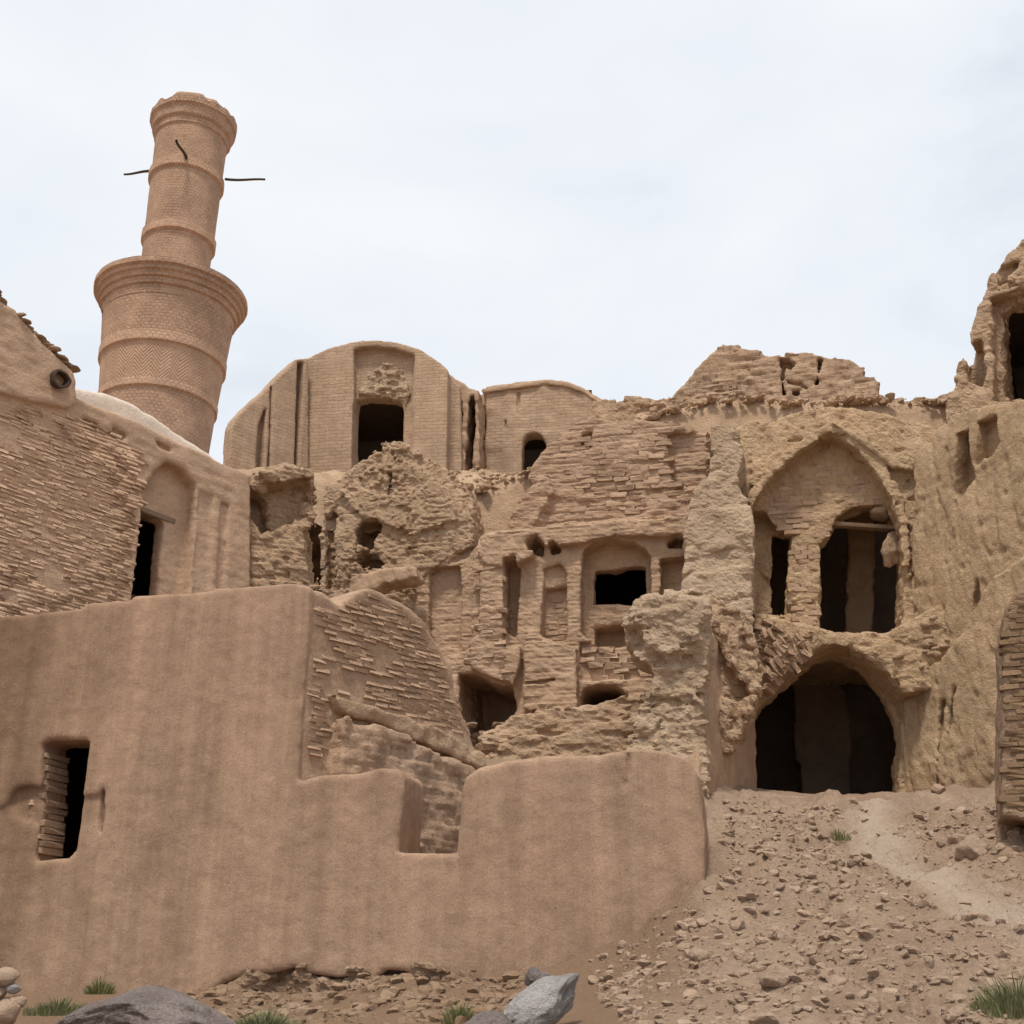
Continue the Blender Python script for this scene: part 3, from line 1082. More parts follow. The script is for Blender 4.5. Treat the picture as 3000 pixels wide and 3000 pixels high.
# ------------------------------------------------------------------ left brick house
def left_house():
    fr = F_LEFT
    top = [(-500, 500), (-200, 700), (0, 880), (45, 905), (110, 985), (165, 1040), (214, 1085), (222, 1112), (224, 1165),
           (300, 1195), (414, 1238), (517, 1292), (600, 1328), (668, 1366), (735, 1388)]
    wall = top + [(735, 1900), (-500, 1980)]
    root = thing('mud_brick_house', 'long mud brick house on the left with a dark doorway and a spout', 'house', base_of(fr, wall))
    r = Relief(fr, 0.034, (-0.12, 0.8))
    r.add(wall, 0.0, 0.7)
    # upper left storey stands a little proud
    r.add([(-500, 500), (-200, 700), (0, 880), (45, 905), (110, 985), (165, 1040), (214, 1085), (222, 1112), (222, 1180), (200, 1195), (100, 1175), (-500, 1010)], -0.07, 0.5, 0.03)
    # broken arch hood over the door, then door
    r.sub([(425, 1440), (455, 1385), (490, 1352), (540, 1372), (575, 1420), (575, 1520), (555, 1760), (500, 1760), (425, 1480)], -0.2, 0.22, 0.06)
    r.sub([(418, 1476), (512, 1518), (500, 1620), (485, 1900), (372, 1900)], -0.2, 3.0, at=0.0)
    r.sub([(585, 1440), (625, 1450), (610, 1800), (560, 1800)], -0.2, 0.035, 0.03)
    r.sub([(650, 1470), (672, 1480), (655, 1800), (632, 1800)], -0.2, 0.05, 0.03)
    r.sub([(385, 1430), (620, 1430), (620, 1880), (340, 1880)], 0.42, 3.0)
    room(root, fr, 400, 600, 1480, 1800, 0.65, 4, 0.6, 0.3)
    r.sub([(-60, 1240), (60, 1190), (230, 1215), (330, 1265), (420, 1330), (425, 1440), (405, 1520), (365, 1770), (200, 1800), (-60, 1840)], -0.3, 0.011)
    # slots under the coping
    for x, y in ((245, 1222), (320, 1262), (460, 1290), (330, 1250)):
        r.sub([(x, y), (x + 42, y + 20), (x + 40, y + 34), (x - 2, y + 12)], -0.2, 0.08)
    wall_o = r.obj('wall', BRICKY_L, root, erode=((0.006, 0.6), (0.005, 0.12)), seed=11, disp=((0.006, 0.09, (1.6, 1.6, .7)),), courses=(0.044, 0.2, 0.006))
    # bricks
    # (wall face is cut back a little under the bricks below)
    bp = [(-30, 1235), (60, 1190), (230, 1215), (330, 1265), (420, 1330), (425, 1440), (405, 1520), (365, 1770), (200, 1800), (-30, 1840)]
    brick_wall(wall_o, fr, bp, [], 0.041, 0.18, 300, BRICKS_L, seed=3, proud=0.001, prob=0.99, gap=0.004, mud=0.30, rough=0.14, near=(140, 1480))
    # pale roof vault behind the wall head
    rr = Relief(Frame(-53, fr.world(0, 0.35, 0), 0), 0.05, (0, 2.2))
    rr.add([(150, 1140), (222, 1131), (310, 1144), (380, 1175), (440, 1209), (520, 1262), (605, 1321), (668, 1366), (735, 1396), (735, 1500), (150, 1300)], 0.0, 2.0)
    rr.obj('roof', WHITE, root, erode=((0.02, 0.4),), seed=12, disp=((0.01, 0.15, (1, 1, 1)),))
    # hollow waterspout of aged wood
    p = fr.world(*((lambda q: (q[0], -0.02, q[1]))(fr.pix(160, 1115))))
    d = np.array([fr.s[0], fr.s[1], 0]) * -1
    ax = d * 0.2 + np.array([-0.03, 0, -0.05])
    bmv, bmf, k = [], [], 20
    e1 = fr.e
    e2 = np.array([0, 0, 1.0])
    rings = [(-.25, .105, 0), (0.9, .12, 0), (1.0, .118, 0), (1.0, .085, 0), (0.2, .08, 0), (0.18, .001, 0)]
    for t, rad, _ in rings:
        for j in range(k):
            a = 2 * math.pi * j / k
            rj = rad * (1 + 0.06 * math.sin(3 * a + 1) + 0.04 * math.sin(7 * a))
            bmv.append(ax * t + (e1 * math.cos(a) + e2 * math.sin(a)) * rj)
    for i in range(len(rings) - 1):
        for j in range(k):
            bmf.append((i * k + j, (i + 1) * k + j, (i + 1) * k + (j + 1) % k, i * k + (j + 1) % k))
    link('waterspout', make_mesh('waterspout', np.array(bmv), np.array(bmf)), DARKWOOD, root, p)
    # crumbled coping lumps on the wall head
    rnd = random.Random(5)
    seg = [(-60, 830), (0, 880), (110, 985), (214, 1085)]
    for i in range(44):
        t = rnd.random() * 3
        k0 = int(t)
        x = seg[k0][0] + (seg[k0 + 1][0] - seg[k0][0]) * (t - k0)
        y = seg[k0][1] + (seg[k0 + 1][1] - seg[k0][1]) * (t - k0)
        a, z = fr.pix(x, y)
        V, F = rock_mesh('coping_lump', (rnd.uniform(.04, .13), rnd.uniform(.06, .14), rnd.uniform(.015, .035)), 300 + i, 2, 0.4)
        link('coping_lump', make_mesh('coping_lump', V, F), RUBBLE, root, fr.world(a, rnd.uniform(-.05, .1), z))
    # door lintel
    a0, z0 = fr.pix(420, 1478)
    a1, z1 = fr.pix(555, 1500)
    bm_ = brick_mesh('lintel', (a1 - a0) - 0.1, 0.07, 0.25, 77, 0.12)
    o = link('lintel', bm_, GREYWOOD, root, fr.world((a0 + a1) / 2, 0.32, z0 + 0.02))
    o.rotation_euler = (0, 0, -math.radians(fr.phi))
    return root


left_house()

# broken buttress to the right of the house
def buttress():
    fr = F_BUTT
    pol = [(690, 1900), (700, 1400), (735, 1378), (780, 1372), (850, 1366), (915, 1368), (922, 1395), (930, 1440), (925, 1520), (938, 1600), (930, 1900)]
    r = Relief(fr, 0.035, (-0.25, 1.3))
    r.add(pol, 0.0, 1.2)
    r.add([(760, 1378), (850, 1364), (918, 1366), (922, 1392), (880, 1408), (800, 1412)], -0.16, 0.6, 0.08)
    r.sub([(718, 1460), (745, 1430), (775, 1450), (790, 1540), (770, 1570), (735, 1520)], -0.3, 0.45, 0.08)
    r.sub([(790, 1430), (890, 1415), (905, 1440), (850, 1520), (800, 1560)], -0.3, 0.22, 0.15)
    r.sub([(905, 1560), (930, 1520), (940, 1700), (915, 1740)], -0.3, 0.4, 0.06)
    r.obj('broken_buttress', RUBBLE, None, label='crumbling end wall with an overhanging lump between the doorway and the rubble wall', cat='ruined wall',
          erode=((0.05, 0.35), (0.03, 0.14), (0.04, 0.1, (1.8, 1.5, .8), 'block'), (0.04, 0.3, (1, 1, 1), 'crack')), seed=21, smooth=False, disp=((0.02, 0.04, (1.4, 1.4, .7)),), courses=(0.075, 0.25, 0.012))


buttress()

# ------------------------------------------------------------------ front plastered wall
def front_wall():
    fr = F_FRONT
    tall = [(-320, 3080), (-320, 1845), (-150, 1822), (0, 1806), (60, 1803), (150, 1792), (230, 1782), (262, 1768), (340, 1760), (375, 1762), (392, 1746), (480, 1738),
            (560, 1735), (640, 1724), (760, 1712), (850, 1706), (890, 1708), (912, 1724), (905, 1800), (890, 2000), (868, 2290), (850, 3080)]
    low = [(700, 3080), (700, 2292), (838, 2297), (880, 2290), (930, 2272), (1000, 2268), (1045, 2268), (1062, 2262), (1120, 2252), (1165, 2256), (1182, 2276), (1180, 2330),
           (1163, 2497), (1336, 2499), (1338, 2470), (1348, 2330), (1362, 2278), (1400, 2248), (1460, 2236), (1500, 2226), (1600, 2216), (1750, 2213), (1830, 2196),
           (1880, 2190), (1960, 2196), (2015, 2216), (2043, 2262), (2056, 2350), (2064, 2450), (2066, 3080)]
    root = thing('plastered_wall', 'smooth mud plastered wall in front with a slit window and a square notch', 'wall', base_of(fr, low))
    r = Relief(fr, 0.03, (-0.1, 0.95))
    r.add(tall, 0.0, 0.8)
    r.add(low, 0.0, 0.62)
    # part left of the long crack lies a little back
    r.sub([(296, 2330), (290, 2440), (262, 2600), (232, 2850), (220, 3080), (-400, 3080), (-400, 2440), (120, 2340)], -0.3, 0.03, 0.02)
    r.sub([(304, 2310), (300, 2400), (296, 2440), (288, 2440), (290, 2320)], -0.3, 0.09)
    r.sub([(1048, 2272), (1054, 2272), (1048, 2370), (1044, 2370)], -0.3, 0.05)
    r.sub([(1840, 2200), (1848, 2200), (1838, 2300), (1832, 2300)], -0.3, 0.04)
    # slit window
    r.sub([(122, 2178), (145, 2166), (250, 2166), (262, 2174), (250, 2270), (234, 2370), (216, 2490), (196, 2512), (100, 2522), (96, 2505), (118, 2350)], -0.3, 2.0, 0.0)
    r.sub([(40, 2120), (330, 2120), (300, 2570), (20, 2570)], 0.40, 3.0)
    room(root, fr, 100, 260, 2170, 2510, 0.76, 2.2, 0.8, 0.3, 0.3)
    # worn patch beside the slit
    r.sub([(20, 2350), (40, 2315), (80, 2300), (120, 2310), (110, 2420), (60, 2400), (30, 2385)], -0.3, 0.07, 0.03)
    # eaten footing
    foot = [(560, 3090), (580, 2945), (640, 2885), (720, 2852), (790, 2850), (860, 2834), (882, 2852), (940, 2862), (1020, 2866), (1090, 2876), (1130, 2842), (1190, 2844), (1225, 2872),
            (1330, 2878), (1400, 2884), (1480, 2905), (1520, 2960), (1530, 3090)]
    r.sub(foot, -0.3, 0.14, 0.02)
    wo = r.obj('wall', PLASTER_SHADED, root, erode=((0.010, 0.9), (0.010, 0.3, (1, 1, 2.5)), (0.005, 0.09)), seed=31, disp=((0.007, 0.06, (1, 1, 1)),), round_=0)
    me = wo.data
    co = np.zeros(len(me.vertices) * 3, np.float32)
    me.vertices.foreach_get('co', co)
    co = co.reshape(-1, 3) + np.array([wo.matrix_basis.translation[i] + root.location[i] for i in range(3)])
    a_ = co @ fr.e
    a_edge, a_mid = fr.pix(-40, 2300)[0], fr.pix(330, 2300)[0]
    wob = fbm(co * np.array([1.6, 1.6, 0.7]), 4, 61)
    end_shade = np.clip((a_mid - a_) / (a_mid - a_edge) + 0.45 * wob - 0.05, 0, 1)  # painted shade, growing towards the left end with a ragged edge
    at = me.attributes.new('end_shade', 'FLOAT', 'POINT')
    at.data.foreach_set('value', end_shade.astype(np.float32))
    # rubble footing exposed under the plaster
    r2 = Relief(Frame(12, fr.world(0, 0.0, 0), 0), 0.03, (-0.25, 0.4))
    r2.add([(540, 3090), (600, 2940), (660, 2880), (760, 2850), (880, 2840), (1000, 2855), (1200, 2845), (1330, 2868), (1460, 2890), (1540, 3090)], 0.0, 0.35)
    r2.obj('footing', FOOT, root, erode=((0.08, 0.25), (0.06, 0.1, (1.4, 1.3, 1), 'block'), (0.04, 0.1)), seed=32, smooth=False, disp=((0.03, 0.04, (1, 1, .7)),))
    # stepped bricks of the left reveal of the slit
    q = [fr.pix(119, 2200), fr.pix(97, 2500)]
    z = q[1][1] + 0.03
    rr = random.Random(9)
    bms = [brick_mesh('reveal_brick', 0.16, 0.052, 0.36, 900 + i, 0.12) for i in range(4)]
    i = 0
    while z < q[0][1] - 0.02:
        t = (z - q[1][1]) / (q[0][1] - q[1][1])
        a = q[1][0] + (q[0][0] - q[1][0]) * t
        o = link('reveal_brick', bms[i % 4], BRICKS, wo, fr.world(a - 0.058 + rr.uniform(0, .02), 0.25 + rr.uniform(-.02, .02), z))
        o.rotation_euler = (0, rr.uniform(-.03, .03), -math.radians(12))
        z += 0.06
        i += 1
    return root


front_wall()


# ------------------------------------------------------------------ brick side wall with two ledges
def side_wall():
    fr = F_SIDE
    pol = [(850, 2620), (872, 2290), (888, 2000), (908, 1730), (940, 1728), (970, 1748), (985, 1768), (1005, 1772), (1020, 1752), (1045, 1733), (1075, 1722), (1100, 1724), (1150, 1750), (1200, 1776), (1235, 1812),
           (1262, 1850), (1290, 1892), (1322, 1955), (1340, 2040), (1356, 2090), (1378, 2150), (1402, 2212), (1425, 2240), (1425, 2700)]
    root = thing('stepped_brick_wall', 'brick wall running back from the plastered wall, with two sloping ledges', 'wall', base_of(fr, pol))
    r = Relief(fr, 0.032, (-0.45, 0.75))
    r.add(pol, 0.0, 0.7)
    r.sub([(905, 2290), (912, 2000), (930, 1765), (985, 1795), (1020, 1775), (1070, 1745), (1100, 1745), (1190, 1795), (1270, 1890), (1325, 2010), (1375, 2165), (1280, 2128), (1100, 2070), (965, 2030), (968, 2110), (955, 2290)], -0.3, 0.014)
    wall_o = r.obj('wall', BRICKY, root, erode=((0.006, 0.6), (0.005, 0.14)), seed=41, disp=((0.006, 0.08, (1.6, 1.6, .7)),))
    l1 = Relief(fr, 0.028, (-0.2, 0.2))
    l1.add([(962, 2040), (990, 2046), (1100, 2082), (1180, 2108), (1195, 2118), (1280, 2150), (1400, 2208), (1404, 2262), (1280, 2205), (1100, 2130), (970, 2085)], -0.10, 0.1, at=0.0)
    l1.obj('ledge', RUBBLE, root, erode=((0.03, 0.2), (0.02, 0.09)), seed=42, disp=((0.012, 0.05, (1, 1, 1)),))
    l2 = Relief(fr, 0.028, (-0.35, 0.2))
    l2.add([(972, 2108), (1000, 2118), (1110, 2145), (1200, 2185), (1290, 2222), (1400, 2268), (1400, 2700), (950, 2700), (962, 2200)], -0.17, 0.1, at=0.0)
    l2.obj('ledge', BRICKY, root, erode=((0.03, 0.2), (0.02, 0.09)), seed=43, disp=((0.012, 0.05, (1, 1, 1)),), courses=(0.068, 0.24, 0.02))
    bp = [(905, 2290), (912, 2000), (930, 1765), (985, 1795), (1020, 1775), (1070, 1745), (1100, 1745), (1190, 1795), (1270, 1890), (1325, 2010), (1375, 2165), (1280, 2128), (1100, 2070), (965, 2030), (968, 2110), (955, 2290)]
    brick_wall(wall_o, fr, bp, [], 0.041, 0.18, 300, BRICKS, seed=6, proud=0.001, prob=0.99, gap=0.004, mud=0.30, rough=0.14, near=(1100, 1950))
    return root


side_wall()

# ------------------------------------------------------------------ rubble wall, niche wall
def rubble_wall():
    fr = F_RUBB
    pol = [(925, 1900), (940, 1500), (948, 1425), (1000, 1400), (1035, 1362), (1072, 1344), (1100, 1328), (1138, 1294), (1190, 1298), (1212, 1318), (1260, 1345), (1320, 1372), (1352, 1410), (1378, 1450),
           (1388, 1500), (1388, 1600), (1300, 1640), (1220, 1700), (1200, 1900)]
    root = thing('rubble_wall', 'heap-like ruined rubble wall below the window of the domed house', 'ruined wall', base_of(fr, pol))
    r = Relief(fr, 0.027, (-0.3, 0.9))
    r.add(pol, 0.0, 0.8)
    r.add([(1000, 1440), (1140, 1340), (1250, 1380), (1330, 1450), (1330, 1520), (1200, 1560), (1050, 1500)], -0.08, 0.3, 0.12)
    r.sub([(1035, 1560), (1060, 1525), (1110, 1520), (1128, 1540), (1100, 1580), (1090, 1610), (1045, 1600)], -0.5, 0.6, 0.05)
    r.sub([(1030, 1640), (1060, 1610), (1108, 1622), (1112, 1650), (1060, 1672)], -0.5, 0.5, 0.05)
    r.sub([(950, 1520), (975, 1500), (980, 1700), (955, 1720)], -0.5, 0.25, 0.05)
    r.sub([(1140, 1390), (1150, 1390), (1150, 1450), (1140, 1450)], -0.5, 0.12)
    r.obj('wall', RUBBLE, root, erode=((0.035, 0.42), (0.02, 0.16), (0.03, 0.1, (1.2, 1.1, 0.9), 'block'), (0.03, 0.06, (1.1, 1.1, 1), 'block'), (0.035, 0.08, (1, 1, 1), 'pit'), (0.03, 0.4, (1, 1, 1), 'crack')), seed=51, smooth=False, disp=((0.016, 0.035, (1.3, 1.3, .8)),))
    # fallen slab leaning at its foot
    r2 = Relief(Frame(12, fr.world(0, -0.55, 0), 0), 0.03, (0, 0.5))
    r2.add([(1030, 1690), (1110, 1665), (1215, 1655), (1225, 1690), (1120, 1712), (1040, 1760), (1010, 1760)], 0.0, 0.4)
    r2.obj('fallen_slab', SOFT, root, erode=((0.03, 0.2), (0.02, 0.1)), seed=52, disp=((0.015, 0.06, (1, 1, 1)),))


rubble_wall()

def facade():
    fr = F_FACADE
    allp = [(1195, 2250), (1195, 1600), (1260, 1585), (1380, 1568), (1392, 1600), (1400, 1565), (1480, 1548), (1560, 1545), (1625, 1530), (1800, 1520), (2025, 1508), (2025, 2250)]
    root = thing('ruined_facade', 'ruined two-storey facade with an arched niche window and blind niches', 'ruined house', base_of(fr, allp))
    r = Relief(fr, 0.031, (-0.5, 1.75))
    r.add(allp, 0.0, 1.7)
    # niche wall sits a little back on the left
    r.sub([(1190, 1500), (1385, 1500), (1392, 1580), (1385, 1700), (1380, 1900), (1190, 1950)], -0.6, 0.22)
    r.sub([(1256, 1662), (1348, 1656), (1352, 1700), (1350, 1895), (1256, 1895)], -0.6, 0.40, at=0.22)
    r.sub([(1330, 1600), (1385, 1580), (1360, 1615), (1300, 1640)], -0.6, 0.28, 0.05)
    # crumbled ledge, rounded, projecting
    r.add([(1392, 1605), (1400, 1570), (1480, 1550), (1560, 1548), (1570, 1590), (1560, 1630), (1480, 1660), (1410, 1650)], -0.28, 0.3, 0.12)
    r.add([(1560, 1552), (1640, 1534), (2020, 1512), (2020, 1572), (1900, 1570), (1800, 1566), (1700, 1590), (1600, 1600)], -0.16, 0.3, 0.06)
    # jagged brick pier
    r.add([(1402, 1640), (1480, 1640), (1476, 1700), (1482, 1760), (1470, 1840), (1475, 1890), (1525, 1890), (1520, 1950), (1500, 2010), (1380, 1960), (1372, 1890), (1400, 1850)], -0.22, 0.3, 0.06)
    # slots between pilasters
    r.sub([(1484, 1650), (1520, 1640), (1520, 1760), (1512, 1870), (1480, 1850)], -0.6, 0.30, 0.02)
    r.sub([(1548, 1600), (1570, 1580), (1592, 1600), (1590, 1630), (1555, 1625)], -0.6, 0.35, 0.03)
    r.sub([(1612, 1600), (1625, 1592), (1642, 1610), (1640, 1624), (1614, 1624)], -0.6, 0.3, 0.02)
    r.sub([(1590, 1720), (1660, 1712), (1660, 1870), (1650, 1885), (1582, 1860), (1586, 1780)], -0.6, 0.26)
    r.sub([(1592, 1665), (1640, 1650), (1662, 1680), (1655, 1712), (1594, 1718)], -0.6, 0.12, 0.06)
    # arched niche
    r.sub([(1700, 1850), (1702, 1640), (1708, 1612), (1740, 1590), (1800, 1578), (1855, 1586), (1892, 1608), (1905, 1630), (1906, 1700), (1895, 1860), (1720, 1870)], -0.6, 0.34)
    r.sub([(1740, 1672), (1800, 1668), (1860, 1658), (1890, 1660), (1890, 1770), (1740, 1768)], -0.6, 3.0, at=0.34)
    r.sub([(1660, 1570), (1960, 1560), (1960, 1830), (1660, 1840)], 0.62, 3.0)
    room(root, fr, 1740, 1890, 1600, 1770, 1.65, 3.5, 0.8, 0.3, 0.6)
    r.sub([(1735, 1830), (1860, 1815), (1870, 1890), (1740, 1900)], -0.6, 0.8, 0.03, at=0.2)
    # right niche, little shelf hole over it
    r.sub([(1936, 1636), (2010, 1628), (2010, 1760), (1934, 1770)], -0.6, 0.3)
    r.sub([(1955, 1588), (1980, 1572), (2010, 1580), (2010, 1604), (1955, 1606)], -0.6, 0.35, 0.03)
    # lower part: rubble hole, plaster panel, dark cavities
    r.add([(1535, 1862), (1580, 1868), (1655, 1888), (1688, 1895), (1690, 2080), (1532, 2080)], -0.2, 0.3, 0.03)
    r.sub([(1535, 2006), (1600, 2000), (1640, 1990), (1640, 1998), (1600, 2010), (1540, 2016)], -0.6, -0.12)
    r.sub([(1698, 1880), (1860, 1880), (1870, 1990), (1830, 1985), (1700, 1995)], -0.6, 0.12, 0.04)
    r.sub([(1698, 2045), (1712, 2015), (1750, 2004), (1800, 2006), (1835, 2035), (1840, 2060), (1700, 2070)], -0.6, 1.5, 0.03)
    r.sub([(1340, 1970), (1400, 1975), (1440, 2000), (1500, 2010), (1510, 2060), (1490, 2200), (1350, 2200)], -0.6, 1.6, 0.05)
    wall_o = r.obj('wall', SOFT, root, erode=((0.012, 0.4), (0.010, 0.13), (0.014, 0.1, (2.2, 1.6, .75), 'block'), (0.018, 0.5, (1, 1, 1), 'crack')), seed=61, smooth=False, disp=((0.012, 0.045, (1.5, 1.5, .7)),), courses=(0.07, 0.25, 0.006))
    # bricks of the jagged pier and of the hole under the window
    brick_wall(wall_o, fr, [(1410, 1665), (1478, 1660), (1480, 1880), (1515, 1900), (1510, 1990), (1385, 1950), (1405, 1860)], [], 0.085, 0.2, 80, BRICKS, seed=16, proud=0.02, prob=0.6, d_at=lambda a, z: -0.2, rough=0.25)
    brick_wall(wall_o, fr, [(1702, 1890), (1855, 1885), (1860, 1985), (1702, 1992)], [], 0.09, 0.24, 40, BRICKS, seed=17, proud=0.02, prob=0.7, d_at=lambda a, z: 0.1, rough=0.28)
    brick_wall(wall_o, fr, [(1600, 1735), (1655, 1730), (1652, 1875), (1600, 1860)], [], 0.072, 0.22, 40, BRICKS, seed=18, proud=0.012, prob=0.95, d_at=lambda a, z: 0.26)
    # stones thrown into the dark cavity
    rn = random.Random(3)
    for i in range(9):
        a, z = fr.pix(rn.uniform(1370, 1500), rn.uniform(2120, 2165))
        V, F = rock_mesh('fallen_stone', (rn.uniform(.06, .16), .12, rn.uniform(.03, .07)), 600 + i, 3, 0.5, cuts=9)
        link('fallen_stone', make_mesh('fallen_stone', V, F), FOOT, root, fr.world(a, rn.uniform(-.05, .35), z))
    # upper brick wall, set back on the ledge
    fu = F_UPPER
    up = [(1470, 1620), (1490, 1540), (1512, 1490), (1530, 1445), (1545, 1395), (1585, 1330), (1640, 1278), (1690, 1240), (1740, 1226), (1790, 1230), (1850, 1224), (1905, 1232), (1960, 1236), (2030, 1248),
          (2080, 1256), (2085, 1620)]
    r = Relief(fu, 0.031, (-0.25, 0.95))
    r.add(up, 0.0, 0.9)
    r.sub([(1960, 1270), (2060, 1262), (2070, 1270), (2060, 1420), (1985, 1440), (1965, 1380)], -0.4, 0.14, 0.08)
    r.sub([(1705, 1270), (1735, 1262), (1730, 1310), (1700, 1300)], -0.4, 0.15, 0.05)
    r.sub([(1520, 1440), (1545, 1400), (1552, 1410), (1550, 1460), (1530, 1470)], -0.4, 0.3, 0.05)
    r.add([(1470, 1560), (1560, 1420), (1600, 1390), (1620, 1440), (1560, 1540), (1560, 1580)], -0.14, 0.4, 0.15)
    up_o = r.obj('upper_wall', BRICKY, root, erode=((0.03, 0.45), (0.02, 0.16, (1.8, 1.8, .6)), (0.022, 0.1, (2.8, 1.8, .85), 'block')), seed=62, smooth=False, disp=((0.014, 0.05, (1.8, 1.8, .6)),), courses=(0.085, 0.28, 0.012))
    brick_wall(up_o, fu, [(1640, 1500), (1640, 1330), (1720, 1265), (1950, 1260), (1960, 1400), (2030, 1470), (2030, 1505), (1800, 1510)], [], 0.085, 0.27, 260, BRICKS, seed=19, proud=0.010, prob=0.5, rough=0.25)
    return root


facade()

# base mound in front of the facade
def base_mound():
    fr = Frame(12, (1600, 2150), 15.3)
    r = Relief(fr, 0.04, (-0.6, 1.0))
    r.add([(1330, 2400), (1350, 2210), (1420, 2150), (1500, 2105), (1560, 2085), (1700, 2070), (1880, 2045), (1900, 2400)], 0.0, 0.9)
    r.add([(1330, 2400), (1360, 2245), (1450, 2190), (1560, 2150), (1880, 2110), (1890, 2400)], -0.35, 0.3, 0.1)
    r.obj('earth_bank', RUBBLE, None, label='low banded bank of fallen earth at the foot of the ruined facade', cat='bank', erode=((0.06, 0.35, (2, 1, .7)), (0.03, 0.13, (2, 1, .6)), (0.04, 0.1, (1.8, 1.5, .8), 'block')), seed=71, smooth=False,
          disp=((0.03, 0.05, (1.8, 1.8, .6)),))


base_mound()

# ------------------------------------------------------------------ pier and stump
def pier():
    r = Relief(F_PIER, 0.03, (-0.2, 1.2))
    r.add([(2085, 1246), (2130, 1236), (2165, 1258), (2182, 1330), (2162, 1395), (2172, 1425), (2196, 1462), (2200, 1520), (2208, 1700), (2212, 2050), (1990, 2050), (1995, 1730), (2008, 1560), (2022, 1470), (2042, 1425), (2072, 1390), (2082, 1320)], 0.0, 1.1)
    r.sub([(2000, 1690), (2060, 1630), (2150, 1600), (2210, 1610), (2210, 1660), (2120, 1660)], -0.3, 0.05, 0.04)
    r.obj('eroded_pier', PALE, None, label='tall narrow pale eroded pier left of the pointed arch', cat='pier', erode=((0.035, 0.45), (0.025, 0.18), (0.012, 0.1, (1.6, 1.6, .95), 'block'), (0.012, 0.09), (0.03, 0.45, (1, 1, .6), 'crack')), seed=81, smooth=False, disp=((0.016, 0.035, (1.3, 1.3, .7)),))


pier()

def stump():
    fr = F_STUMP
    pol = [(1838, 2500), (1842, 2200), (1852, 2105), (1872, 2065), (1912, 2010), (1925, 1975), (1905, 1935), (1862, 1915), (1832, 1885), (1822, 1835), (1832, 1795), (1858, 1760), (1905, 1738), (1980, 1728), (2050, 1730), (2075, 1760), (2075, 1850), (2062, 2500)]
    root = thing('eroded_stump', 'bulging broken wall end with a pale crumbled face in front of the facade', 'ruined wall', base_of(fr, pol))
    r = Relief(fr, 0.032, (-0.3, 2.6))
    r.add(pol, 0.0, 0.9, 0.0)
    r.add([(1850, 1800), (1900, 1745), (2000, 1735), (2050, 1760), (2050, 1880), (1950, 1920), (1880, 1900)], -0.18, 0.4, 0.2)
    r.sub([(1835, 1858), (1860, 1850), (1882, 1870), (1880, 1910), (1850, 1905)], -0.4, 0.10, 0.04)
    r.sub([(1900, 2080), (1960, 2045), (2040, 2040), (2050, 2060), (1960, 2075), (1920, 2110)], -0.4, 0.05, 0.03)
    r.obj('wall_end', PALE, root, erode=((0.05, 0.4), (0.035, 0.17), (0.02, 0.1, (1.6, 1.5, .95), 'block'), (0.014, 0.065, (1, 1, 1), 'block'), (0.014, 0.09), (0.03, 0.35, (1, 1, .6), 'crack')), seed=82, smooth=False, disp=((0.022, 0.04, (1.4, 1.4, .7)),))
    # plastered flank running back to the arch
    p0 = fr.world(fr.pix(2058, 2200)[0], 0.1, 0)
    p1 = F_IWAN.world(F_IWAN.pix(2212, 2200)[0], -0.1, 0)
    d = p1 - p0
    ph = -math.degrees(math.atan2(d[1], d[0]))
    fl = Frame(ph, p0, 0)
    r = Relief(fl, 0.032, (-0.2, 0.6))
    r.add([(2050, 2480), (2052, 1880), (2075, 1852), (2090, 1860), (2120, 1930), (2160, 1985), (2196, 2030), (2216, 2060), (2216, 2480)], 0.0, 0.55)
    r.obj('plastered_flank', SOFT, root, erode=((0.025, 0.4), (0.012, 0.12)), seed=83, disp=((0.008, 0.07, (1, 1, 1)),))
    # slanting crumbled top between stump and pier
    r = Relief(Frame(12, fr.world(0, 1.0, 0), 0), 0.032, (-0.4, 1.2))
    r.add([(2030, 2200), (2030, 1760), (2080, 1735), (2140, 1772), (2196, 1830), (2214, 1900), (2214, 2040), (2150, 2200)], 0.0, 1.0)
    r.sub([(2075, 1990), (2085, 1900), (2105, 1880), (2150, 1960), (2190, 2040), (2140, 2060)], -0.5, 0.12, 0.05)
    r.obj('crumbled_shoulder', RUBBLE, root, erode=((0.05, 0.3), (0.04, 0.13, (.8, .8, 1.5)), (0.05, 0.1, (.9, .9, 1.5), 'block')), seed=84, smooth=False, disp=((0.03, 0.04, (.8, .8, 1.4)),))
    return root


stump()

